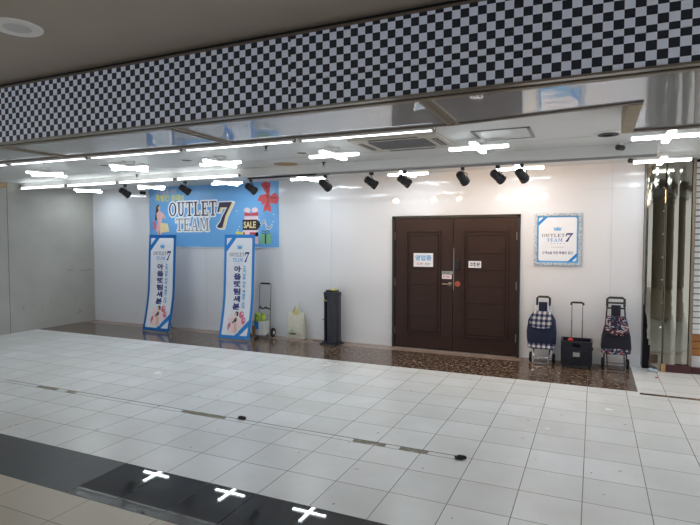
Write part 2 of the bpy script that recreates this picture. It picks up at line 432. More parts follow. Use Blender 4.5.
def printed(name, m, polys, parent, fmap, d, maxlen=0.12):
    """flat printed shapes laid on a sheet; fmap(u, v, d) gives the point of the sheet"""
    bm = bmesh.new()
    for i, q in enumerate(polys):
        try: bm.faces.new([bm.verts.new((p[0], p[1], 4e-5*(i % 11))) for p in q])
        except ValueError: pass
    bmesh.ops.triangulate(bm, faces=bm.faces[:])
    for _ in range(6):
        es = [e for e in bm.edges if e.calc_length() > maxlen]
        if not es: break
        bmesh.ops.subdivide_edges(bm, edges=es, cuts=1)
        bmesh.ops.triangulate(bm, faces=bm.faces[:])
    for f in bm.faces:
        f.normal_update()
        if f.normal.z < 0: f.normal_flip()
    for v in bm.verts: v.co = Vector(fmap(v.co.x, v.co.y, d + v.co.z))
    me = bpy.data.meshes.new(name); bm.to_mesh(me); bm.free()
    me.materials.append(MATS[m]); o = bpy.data.objects.new(name, me); COL.objects.link(o); o.parent = parent
    return o

def printed_each(name, m, polys, parent, fmap, d, maxlen=0.12):
    return [printed(name, m, [q], parent, fmap, d, maxlen) for q in polys]

# ------------------------------------------------------------------ the setting: floors
WY = 8.14           # back wall
XL, XR = -9.73, 0.60
CZ = 2.77           # shop ceiling
SZ = 2.61           # soffit
def slabf(name, x0, x1, y0, y1, m, z1=0.0):
    return struct(MB().box(x0, x1, y0, y1, z1-0.05, z1).build(name, m))
slabf('floor_white_tiles', XL, 4.0, 2.99, 6.83, 'white_floor_tile')
slabf('floor_black_strip', -3.272, 4.0, 2.46, 2.99, 'black_floor_tile')
slabf('floor_black_strip_worn', -12.0, -3.272, 2.46, 2.99, 'worn_black_floor_tile')
slabf('floor_corridor', -12.0, 4.0, -5.0, 2.46, 'beige_floor_tile')
slabf('floor_marble', XL, 0.485, 6.83, 7.85, 'brown_marble')
slabf('floor_marble_border', XL, -0.93, 7.85, WY, 'pink_marble_border')
slabf('floor_marble_inner', -0.93, 0.485, 7.85, WY, 'brown_marble')
slabf('floor_white_tiles_inner', 0.485, 4.0, 6.83, 9.2, 'white_floor_tile')
struct(MB().box(0.50, 4.0, 6.725, 6.80, 0.0, 0.0015).build('floor_brown_inlay', 'brown_marble'))
# repaired service channel cut along the white floor
ch = MB()
ch.box(-6.6, -0.95, 4.118, 4.122, 0, 0.001); ch.box(-6.6, -0.95, 4.192, 4.196, 0, 0.001)
struct(ch.build('floor_channel_edges', 'debris_dark'))
pt = MB()
for a, b in ((-5.95, -5.60), (-5.45, -5.30), (-3.76, -3.22), (-1.86, -1.56), (-1.44, -1.20)):
    poly = []
    for k in range(7): poly.append((a+(b-a)*k/6, 4.125 + random.uniform(-0.008, 0.012)))
    for k in range(6, -1, -1): poly.append((a+(b-a)*k/6 + random.uniform(-.01, .01), 4.190 + random.uniform(-0.012, 0.008)))
    pt.prism(poly, 0.0, 0.0012, 'Z')
struct(pt.build('floor_channel_patches', 'floor_patch_grey'))

# heel marks and chips scattered over the white tiles
mk = MB(); rr = random.Random(21)
for _ in range(85):
    x, y = rr.uniform(-6.5, 1.0), rr.uniform(3.05, 6.75); a0 = rr.uniform(0, 3.14); L, w = rr.uniform(0.006, 0.022), rr.uniform(0.003, 0.008)
    mk.prism([(x + L*math.cos(t)*math.cos(a0) - w*math.sin(t)*math.sin(a0), y + L*math.cos(t)*math.sin(a0) + w*math.sin(t)*math.cos(a0)) for t in [k*1.047 + rr.uniform(-.2, .2) for k in range(6)]], 0.0, 0.0008, 'Z')
mat('scuff_grey', (128,124,118), 0.8, noise=0.3, nscale=30)
struct(mk.build('floor_scuffs', 'scuff_grey'))

# walls
struct(MB().box(XL-0.1, XR, WY, WY+0.1, -0.05, CZ+0.05).build('wall_back', 'glossy_white_wall'))
struct(MB().box(XL-0.1, XL, 2.4, WY, -0.05, CZ+0.05).build('wall_left', 'grey_plaster_wall'))
sm_ = MB()
for x in (-7.55, -6.73, -4.06, 0.215):
    sm_.box(x-0.003, x+0.003, WY-0.002, WY, 0.0, CZ)
sm_.box(XL, -8.14, WY-0.002, WY, 2.37, 2.374); sm_.box(-0.1, XR, WY-0.002, WY, 2.42, 2.424)
mat('panel_joint', (196,197,200), 0.4)
struct(sm_.build('trim_wall_joints', 'panel_joint'))
cr = MB()
cr.box(XL, XL+0.002, 7.50, 7.62, 1.100, 1.108); cr.box(XL, XL+0.002, 7.80, 8.05, 1.080, 1.088)
cr.box(XL, XL+0.002, 6.300, 6.308, 0.0, CZ)
struct(cr.build('trim_left_wall_cracks', 'brown_metal_trim'))
stn = MB()
for (y, z, w, h) in ((7.76, 0.24, 0.10, 0.14), (7.66, 0.20, 0.05, 0.06), (6.55, 0.44, 0.05, 0.10), (6.95, 0.42, 0.03, 0.07), (7.12, 0.50, 0.03, 0.10)):
    pl_ = [(y + w*0.5*math.cos(a)*random.uniform(.6, 1.1), z + h*0.5*math.sin(a)*random.uniform(.6, 1.1)) for a in [k*0.628 for k in range(10)]]
    stn.prism(pl_, XL, XL+0.001, 'X')
mat('wall_scuff', (166,158,140), 0.8, noise=0.2, nscale=25)
struct(stn.build('trim_left_wall_scuffs', 'wall_scuff'))

# ceilings
struct(MB().box(XL-0.1, 4.0, 4.0, 9.3, CZ, CZ+0.08).build('ceiling', 'ceiling_white'))
js = MB()
for y in (4.75, 5.95, 7.15): js.box(XL, 4.0, y-0.003, y+0.003, CZ-0.001, CZ+0.001)
mat('ceiling_joint', (150,150,150), 0.6)
struct(js.build('trim_ceiling_joints', 'ceiling_joint'))
struct(MB().box(-12.0, 4.0, -5.0, 3.13, 3.10, 3.2).build('ceiling_corridor', 'corridor_ceiling_paint'))
# soffit behind the chequered bulkhead
def ye(x): return 4.03 - 0.12*max(0, x+1) if x > -1 else 4.03 + 0.026*(x+1)
so = MB(); so.prism([(-12, 3.25), (4, 3.25), (4, 4.86), (0.27, 4.86), (0.27, ye(0.27)), (-1, ye(-1)), (-12, ye(-12))], SZ, SZ+0.16, 'Z')
struct(so.build('ceiling_soffit', 'glossy_soffit_panel'))
struct(MB().box(-12.0, 4.0, 3.06, 3.20, SZ-0.012, SZ+0.1).build('trim_steel_strip', 'steel_strip'))
struct(MB().box(-12.0, 4.0, 3.20, 3.25, SZ-0.018, SZ+0.1).build('trim_soffit_front', 'tan_metal_trim'))
tb = MB(); tb.prism([(-12, ye(-12)), (-1, ye(-1)), (0.27, ye(0.27)), (0.27, ye(0.27)+.045), (-1, ye(-1)+.045), (-12, ye(-12)+.045)], SZ-0.010, CZ, 'Z'); tb.box(0.27, 4.0, 4.86, 4.93, SZ-0.014, CZ)
struct(tb.build('trim_soffit_edge', 'brown_metal_trim'))
struct(MB().box(0.185, 0.27, 3.93, 4.93, SZ-0.012, CZ).build('trim_soffit_return', 'soffit_return_wood'))
cb = MB()
for x in (-5.12, -3.03, -0.98):
    cb.box(x-0.045, x-0.015, 3.25, 4.02, SZ-0.012, SZ+0.001); cb.box(x+0.015, x+0.045, 3.25, 4.02, SZ-0.012, SZ+0.001)
    cb.box(x-0.015, x+0.015, 3.25, 4.02, SZ-0.006, SZ+0.001)
struct(cb.build('trim_soffit_crossbars', 'tan_metal_trim'))

# chequered bulkhead: one long panel at the left, two stacked panels at the right
def checker_panel(name, x0, x1, z0, z1, cell, u0, v0):
    b = MB().box(x0, x1, 3.05, 3.09, z0, z1)
    uvl = b.bm.loops.layers.uv.new('cells')
    for f in b.bm.faces:
        for l in f.loops:
            l[uvl].uv = ((l.vert.co.x - x0)/cell + u0 + 400.001, (l.vert.co.z - z0)/cell + v0 + 0.001 + 40)
    return struct(b.build(name, 'checkered_sheet'))
checker_panel('wall_bulkhead', -12.0, -1.815, 2.585, 3.05, 0.0478, 0.3, 0.0)
checker_panel('wall_bulkhead_lower', -1.812, 4.0, 2.585, 2.752, 0.0485, 0.2, 0.35)
checker_panel('wall_bulkhead_upper', -1.812, 4.0, 2.755, 2.86, 0.0485, 0.2, 0.3)
checker_panel('wall_bulkhead_top', -1.812, 4.0, 2.861, 3.05, 0.0485, 0.2, 0.55)
struct(MB().box(-12.0, 4.0, 3.085, 3.10, 2.58, 3.10).build('wall_bulkhead_backing', 'dark_gap'))
struct(MB().box(-12.0, 4.0, 3.035, 3.085, 3.05, 3.062).build('trim_bulkhead_top', 'brown_metal_trim'))
struct(MB().box(-12.0, 4.0, 3.038, 3.085, 2.573, 2.585).build('trim_bulkhead_bottom', 'brushed_steel'))

struct(MB().box(-2.5, 6.0, -5.1, -5.0, -0.05, 3.2).build('wall_added_blocker', 'added_blocker_paint'))  # unseen part wall, added to darken the column's reflection and shade the bulkhead's right

# chrome-clad column at the right
struct(MB().box(0.62, 1.14, 8.13, 8.7, 0.0, CZ).build('column_core', 'dark_cavity'))
prof = []
for k in range(9):
    a = math.radians(180 + 80*k/8); prof.append((0.72 + 0.115*math.cos(a), 8.11 + 0.09*math.sin(a)))
prof += [(0.79, 8.022), (0.83, 8.025), (0.842, 8.040), (0.852, 8.022), (0.90, 8.015), (0.96, 8.018), (0.985, 8.03), (0.992, 8.062), (1.03, 8.058), (1.08, 8.06), (1.13, 8.075), (1.14, 8.14)]
zs = [0.0, 0.05, 0.1, 0.16, 0.22, 0.28, 0.34, 0.42, 0.5, 0.58, 0.66, 0.76, 0.86, 0.95, 1.05, 1.3, 1.6, 1.9, 2.2, 2.5, CZ]
def tear(z):
    pts = [(0.0, 0.735), (0.10, 0.74), (0.22, 0.765), (0.29, 0.70), (0.45, 0.665), (0.66, 0.635), (0.99, 0.60), (1.05, 0.5)]
    if z >= 1.05: return 0.5
    for (a, xa), (b, xb) in zip(pts, pts[1:]):
        if a <= z <= b: return xa + (xb-xa)*(z-a)/(b-a)
cl = MB(); G = []
for z in zs:
    t = tear(z); row = []
    ypt = None
    for (x, y) in prof:
        row.append(cl.bm.verts.new((x, y, z)))
    G.append(row)
for i in range(len(zs)-1):
    for k in range(len(prof)-1):
        xm = (prof[k][0]+prof[k+1][0])/2; t = tear((zs[i]+zs[i+1])/2)
        if xm > t: cl.bm.faces.new((G[i][k], G[i][k+1], G[i+1][k+1], G[i+1][k]))
bmesh.ops.delete(cl.bm, geom=[v for v in cl.bm.verts if not v.link_faces], context='VERTS')
struct(cl.build('column_cladding', 'chrome_sheet', smooth=True))
struct(MB().prism([(0.69,0.03),(0.80,0.03),(0.82,0.20),(0.77,0.27),(0.71,0.25)], 8.10, 8.13).build('column_exposed_render', 'mortar_brown'))
rv = MB()
for z in (0.28, 0.58, 0.9, 1.2, 1.5, 1.8, 2.1, 2.4):
    rv.lathe([(0.006, 8.012), (0.012, 8.018), (0.012, 8.022)], c=(0.815, 0.002, z), n=8, axis='Y')
struct(rv.build('column_rivets', 'chrome', smooth=True))
struct(MB().box(1.14, 1.175, 8.06, 8.16, 0.05, CZ).build('trim_column_edge', 'tan_metal_trim'))
# slatted display wall of the next shop
sw = MB()
z = 0.56
while z < 2.7:
    sw.prism([(8.20, z), (8.20, z+0.060), (8.212, z+0.066), (8.235, z+0.066), (8.235, z)], 1.175, 4.0, 'X'); z += 0.078
struct(sw.build('wall_right_slats', 'slat_board'))
struct(MB().box(1.175, 4.0, 8.236, 8.30, 0.0, CZ).build('wall_right_backing', 'dark_gap'))
struct(MB().box(1.175, 4.0, 8.17, 8.235, 0.50, 0.557).build('trim_slat_ledge', 'slat_board'))
struct(MB().box(1.175, 4.0, 8.20, 8.235, 0.0, 0.205).build('wall_right_plinth', 'slat_board'))
dr = empty('drawer_unit', (1.18, 8.22, 0.0))
tag(dr, 'orange wood drawer stack set under the white slatted wall at the right edge', 'drawers')
MB().box(0.0, 1.2, 0.0, 0.012, 0.207, 0.497).build('body', 'orange_wood', dr)
for k in range(3): MB().box(0.006, 1.19, -0.022, -0.001, 0.212+0.095*k, 0.297+0.095*k, 0.004).build('drawer', 'orange_wood', dr)
bb = MB(); bb.box(0.88, 1.16, 8.005, 8.05, 0.0, 0.10, 0.004); bb.box(1.165, 4.0, 8.03, 8.075, 0.0, 0.085, 0.004)
struct(bb.build('baseboard_right', 'maroon_skirting'))
struct(MB().box(0.825, 0.878, 7.99, 8.05, 0.0, 0.105, 0.004).build('baseboard_right_end_block', 'tan_wood'))
# wall carrying on behind the column up to the ceiling
struct(MB().box(0.60, 4.0, 8.70, 8.8, -0.05, CZ+0.05).build('wall_right_rear', 'grey_plaster_wall'))

# light trunking across the shop ceiling
struct(MB().box(XL+0.02, 0.60, 6.56, 6.78, 2.655, CZ, 0.004).build('trim_lighting_trunking', 'ceiling_white'))
struct(MB().box(XL+0.02, -4.2, 6.455, 6.56, 2.638, 2.645).build('trim_trunking_ledge', 'white_plastic'))
struct(MB().box(-3.55, 0.60, 6.66, 6.70, 2.630, 2.655).build('trim_spot_track', 'grey_plastic'))

# ------------------------------------------------------------------ double door
D = empty('door_1', (-1.9595, WY, 0.0)); struct(D)
fr = MB(); fr.box(-0.985, -0.945, -0.05, 0.0, 0.0, 2.10); fr.box(0.945, 0.985, -0.05, 0.0, 0.0, 2.10); fr.box(-0.985, 0.985, -0.05, 0.0, 2.06, 2.10)
fr.build('door_frame', 'door_frame_black', D)
MB().box(-0.945, 0.945, -0.06, 0.0, 0.0, 0.012).build('threshold', 'brushed_steel', D)
def leaf(x0, x1, px0, px1, hinge):
    L = MB().box(x0, x1, -0.030, -0.002, 0.016, 2.058, 0.003).build('door_leaf', 'door_brown', D)
    p = MB()
    def ring(a, b, c, d, w, y):
        p.box(a, a+w, y, -0.029, c, d, 0.003); p.box(b-w, b, y, -0.029, c, d, 0.003); p.box(a+w*.9, b-w*.9, y, -0.029, c, c+w, 0.003); p.box(a+w*.9, b-w*.9, y, -0.029, d-w, d, 0.003)
    ring(px0, px1, 0.24, 1.87, 0.024, -0.050); ring(px0+0.045, px1-0.045, 0.29, 1.81, 0.016, -0.044)
    for z in (0.54, 0.78, 1.035, 1.28, 1.53):
        p.box(px0+0.02, px1-0.02, -0.040, -0.029, z-0.008, z+0.008, 0.004)
    p.build('moulded_panel', 'door_brown', L)
    h = MB()
    hx = x0+0.004 if hinge < 0 else x1-0.004
    for z in (0.28, 1.05, 1.78): h.cyl((hx, -0.037, z-0.06), (hx, -0.037, z+0.06), 0.008, n=10)
    h.build('hinges', 'brushed_steel', L)
    return L
l1 = leaf(-0.943, -0.003, -0.75, -0.19, -1)
l2 = leaf(0.003, 0.943, 0.155, 0.825, 1)
hd = MB(); hd.lathe([(0.030, -0.030), (0.030, -0.040), (0.016, -0.045), (0.014, -0.075), (0.001, -0.08)], c=(-0.045, 0, 1.045), axis='Y')
hd.tube([(-0.045, -0.07, 1.045), (-0.09, -0.075, 1.045), (-0.16, -0.070, 1.047)], 0.010); hd.build('lever_handle', 'brushed_steel', l1, smooth=True)
MB().box(0.006, 0.016, -0.034, -0.028, 0.95, 1.60).build('meeting_strip', 'brushed_steel', l2)
kp = MB().box(0.030, 0.100, -0.055, -0.029, 1.27, 1.42, 0.006).build('keypad_lock', 'black_plastic', l2)
MB().box(0.042, 0.088, -0.057, -0.054, 1.32, 1.41, 0.002).build('keypad', 'black_metal', kp)
MB().lathe([(0.043, -0.030), (0.043, -0.0325)], c=(0.072, 0, 1.05), axis='Y').build('round_sticker', 'red_sticker', l2)

def flat_map(r): return lambda u, v, d: (u, -d, v)
def sign(name, x0, x1, z0, z1, y, label, prints, cat='sign', m='paper_white'):
    r = empty(name, ((x0+x1)/2, y, z0)); tag(r, label, cat)
    w = x1-x0; h = z1-z0
    MB().box(-w/2, w/2, -0.0025, 0, 0, h).build('sheet', m, r)
    fm = lambda u, v, d: (-w/2 + u*w, -0.0025-d, v*h)
    for nm, mm, ps in prints: printed(nm, mm, ps, r, fm, 0.0006)
    return r
FY = WY-0.0415
sign('paper_sign', -2.586, -2.271, 1.302, 1.516, FY, 'white paper sign with big blue characters on the left door leaf',
     [('lettering', 'print_lightblue', word('영업중', 0.08, 0.92, 0.46, 0.86, 0.03)), ('small_lettering', 'print_orange', word('오픈', 0.16, 0.50, 0.14, 0.30, 0.02)),
      ('small_lettering', 'print_navy', word('시간', 0.58, 0.84, 0.14, 0.30, 0.02))])
for x in (-2.43, -2.315):
    pass
sign('paper_sign', -1.72, -1.532, 1.304, 1.405, FY, 'small white sign with three black characters on the right door leaf',
     [('lettering', 'print_black', word('고정문', 0.08, 0.92, 0.20, 0.80, 0.03))])
sign('door_sticker', -2.134, -1.964, 1.199, 1.243, WY-0.031, 'narrow grey sticker with dark text above the lever handle', [('lettering', 'print_black', word('자동 잠금', 0.1, 0.8, 0.2, 0.75, 0.02))], 'sticker', 'label_grey')
sign('door_sticker', -2.129, -1.981, 1.124, 1.190, WY-0.031, 'white sticker with red text just above the lever handle', [('lettering', 'print_red', word('당기세요', 0.1, 0.9, 0.22, 0.78, 0.04))], 'sticker')

# ------------------------------------------------------------------ framed poster
def logo_block(parent, fm, cx, w, ytop, h, d=0.0008, with_crown=True, star=True):
    """OUTLET TEAM 7 mark: centre cx, full width w, top ytop, height h"""
    x0 = cx - w/2
    if with_crown: printed('crown_emblem', 'print_lightblue', crown(cx-0.15*w, cx+0.15*w, ytop+0.20*h, ytop+0.60*h), parent, fm, d)
    printed('logo_lettering', 'print_purple', slab('OUTLET', x0, x0+0.73*w, ytop-0.36*h, ytop-0.08*h), parent, fm, d)
    printed('logo_lettering', 'print_blue', slab('TEAM', x0+0.16*w, x0+0.66*w, ytop-0.76*h, ytop-0.48*h), parent, fm, d)
    printed('seven_numeral', 'print_navy', seven(x0+0.74*w, x0+w, ytop-0.78*h, ytop-0.02*h), parent, fm, d)
    if star:
        st = [disc(cx-0.2*w+0.1*w*k, ytop-0.92*h, 0.018*w, n=6) for k in range(5)]
        printed_each('star', 'print_grey', st, parent, fm, d)
P = empty('framed_poster', (-0.4715, WY, 1.361)); tag(P, 'square framed shop poster with crown hung right of the brown double door', 'poster')
PW, PH = 0.627, 0.743
fr = MB()
fr.box(-PW/2, -PW/2+0.04, -0.03, 0, 0, PH, 0.003); fr.box(PW/2-0.04, PW/2, -0.03, 0, 0, PH, 0.003)
fr.box(-PW/2+0.04, PW/2-0.04, -0.03, 0, 0, 0.04, 0.003); fr.box(-PW/2+0.04, PW/2-0.04, -0.03, 0, PH-0.04, PH, 0.003)
fr.build('frame', 'silver_mosaic', P)
fm = lambda u, v, d: (u, -0.016-d, v)
MB().box(-PW/2+0.04, PW/2-0.04, -0.016, 0, 0.04, PH-0.04).build('sheet', 'print_lightblue', P)
printed('print_field', 'paper_white', [rrect(-PW/2+0.062, PW/2-0.062, 0.065, PH-0.062, 0.03)], P, fm, 0.0005)
def corner_bands(par, fm, x0, x1, y0, y1, s, d):
    printed_each('corner_band', 'print_blue', [[(x0, y1-s*1.5), (x0, y1-s*0.85), (x0+s*0.85, y1), (x0+s*1.5, y1)], [(x1, y0+s*1.5), (x1, y0+s*0.85), (x1-s*0.85, y0), (x1-s*1.5, y0)]], par, fm, d)
corner_bands(P, fm, -PW/2+0.055, PW/2-0.055, 0.055, PH-0.055, 0.085, 0.001)
logo_block(P, fm, 0.0, 0.42, 0.462, 0.16)
printed('rule_line', 'print_grey', [R_(-0.085, 0.085, 0.258, 0.263)], P, fm, 0.0008)
printed('caption_lettering', 'print_navy', word('고객님을 위한 특별한 공간', -0.205, 0.205, 0.160, 0.200, 0.02), P, fm, 0.0008)

# ------------------------------------------------------------------ big blue wall banner
B = empty('wall_banner', (-6.615, WY, 1.577)); tag(B, 'big sky blue shop banner hung high on the back wall with bow and gifts', 'banner')
BX = lambda x: x + 6.615
BZ = lambda z: z - 1.577
MB().box(BX(-8.135), BX(-5.095), -0.006, 0, 0, 1.185).build('sheet', 'print_skyblue', B)
MB().cyl((BX(-8.14), -0.008, 0.0), (BX(-5.09), -0.008, 0.0), 0.008).build('bottom_rod', 'white_plastic', B)
fm = lambda u, v, d: (BX(u), -0.006-d, BZ(v))
def bp(nm, m, ps, d): return printed(nm, m, ps, B, fm, d)
def be(nm, m, ps, d): return printed_each(nm, m, ps, B, fm, d)
bp('caption_lettering', 'print_palepink', word('고객님을 위한', -7.96, -7.42, 2.615, 2.715, 0.015), 0.001)
bp('greeting_lettering', 'print_yellow', word('특별한 초대!!!', -7.963, -7.236, 2.475, 2.61, 0.03), 0.001)
ot = slab('OUTLET', -7.62, -6.46, 2.178, 2.452); bp('logo_outline', 'print_white', grow(ot, 0.028), 0.001); bp('logo_lettering', 'print_purple', ot, 0.002)
ot = slab('TEAM', -7.45, -6.64, 1.892, 2.136); bp('logo_outline', 'print_white', grow(ot, 0.026), 0.001); bp('logo_lettering', 'print_grey', ot, 0.002)
sv = seven(-6.455, -6.10, 1.945, 2.423)
bp('seven_outline', 'print_white', grow(sv, 0.022) + grow([[(p[0]+0.045, p[1]-0.012) for p in q] for q in sv], 0.022), 0.001)
bp('seven_shadow_print', 'print_cream', [[(p[0]+0.05, p[1]-0.015) for p in q] for q in sv], 0.002)
bp('seven_numeral', 'print_purple', sv, 0.003)
# printed shopper with bags
be('shopper_hair', 'print_hair', [disc(-7.90, 2.36, 0.045, 0.06), [(-7.95,2.38),(-7.88,2.34),(-7.92,2.10),(-7.99,2.12)]], 0.001)
be('shopper_skin', 'print_skin', [disc(-7.875, 2.35, 0.032, 0.042), R_(-7.89,-7.865,2.27,2.32), [(-7.93,1.90),(-7.89,1.90),(-7.89,1.79),(-7.92,1.79)], [(-7.86,1.90),(-7.82,1.90),(-7.83,1.79),(-7.86,1.79)], [(-7.80,2.20),(-7.76,2.24),(-7.70,2.15),(-7.73,2.12)]], 0.0016)
bp('shopper_dress', 'print_pink', [[(-7.95,2.24),(-7.90,2.29),(-7.83,2.29),(-7.77,2.23),(-7.82,2.06),(-7.76,1.89),(-7.97,1.89),(-7.92,2.06)]], 0.002)
bp('shopping_bag_print', 'print_cream', [[(-7.85,2.06),(-7.66,2.04),(-7.62,1.88),(-7.86,1.86)]], 0.0026)
bp('shopping_bag_print', 'print_rose', [[(-8.05,2.08),(-7.97,2.10),(-7.95,1.95),(-8.03,1.92)]], 0.0026)
# printed red ribbon bow
def big(ps, k=1.18): return [[(-5.32+(p[0]+5.32)*k, 2.50+(p[1]-2.50)*k*0.97) for p in q] for q in ps]
bp('bow_print', 'print_red', big([[(-5.34,2.52),(-5.45,2.70),(-5.36,2.73),(-5.27,2.70),(-5.29,2.52)], [(-5.33,2.48),(-5.19,2.56),(-5.12,2.47),(-5.16,2.37),(-5.28,2.40)],
    [(-5.36,2.50),(-5.29,2.50),(-5.26,2.24),(-5.33,2.29),(-5.41,2.25)], [(-5.36,2.54),(-5.30,2.46),(-5.42,2.36),(-5.44,2.42),(-5.51,2.44),(-5.47,2.52)], disc(-5.325, 2.495, 0.05, 0.05)]), 0.001)
bp('bow_print_folds', 'print_darkred', big([disc(-5.325, 2.50, 0.030, 0.034), [(-5.32,2.55),(-5.36,2.66),(-5.33,2.67),(-5.30,2.55)], [(-5.28,2.49),(-5.18,2.49),(-5.17,2.46),(-5.28,2.46)], [(-5.33,2.46),(-5.345,2.33),(-5.325,2.33),(-5.30,2.46)]]), 0.002)
# gifts, sale tag
be('gift_print', 'print_palepink', [R_(-5.86,-5.53,1.78,1.90), disc(-5.77, 2.26, 0.07, 0.05), disc(-5.60, 2.26, 0.07, 0.05), R_(-5.83,-5.53,2.08,2.15), R_(-5.60,-5.53,1.65,1.86)], 0.001)
be('gift_print', 'print_red', [[(-5.83,2.16),(-5.52,2.16),(-5.54,2.23),(-5.68,2.20),(-5.82,2.23)], R_(-5.86,-5.82,1.70,1.86), R_(-5.72,-5.60,1.65,1.86)], 0.0016)
be('gift_print', 'print_green', [R_(-5.49,-5.26,1.65,1.83)], 0.001)
bp('gift_ribbon_print', 'print_darkgreen', [R_(-5.39,-5.36,1.65,1.83)] + arc(-5.42, 1.86, 0.045, 0.03, 0, 360, 0.012, 0.012) + arc(-5.33, 1.86, 0.045, 0.03, 0, 360, 0.012, 0.012), 0.0016)
bp('gift_ribbon_print', 'print_yellow', [disc(-5.98, 1.85, 0.05, 0.03), disc(-5.88, 1.84, 0.05, 0.03), R_(-6.02, -5.86, 1.66, 1.80)], 0.001)
bp('sale_tag_print', 'print_black', [[(-5.87,1.90),(-5.56,1.90),(-5.49,1.96),(-5.49,2.03),(-5.56,2.09),(-5.87,2.09)]], 0.002)
bp('sale_lettering', 'print_cream', word('SALE', -5.85, -5.58, 1.935, 2.055, 0.03), 0.003)
tl = [(-5.53,1.995),(-5.47,2.0),(-5.43,2.04),(-5.39,2.06),(-5.37,2.0),(-5.34,1.94),(-5.29,1.93),(-5.24,1.98)]
ts = [[(a[0],a[1]-0.01),(b[0],b[1]-0.01),(b[0],b[1]+0.01),(a[0],a[1]+0.01)] for a, b in zip(tl, tl[1:])]
bp('tag_string_outline', 'print_white', grow(ts, 0.012), 0.001); bp('tag_string_print', 'print_black', ts, 0.002)
be('sparkle_print', 'print_white', [disc(random.uniform(-6.15,-5.15), random.uniform(1.85,2.30), 0.012, n=6) for _ in range(16)], 0.0006)

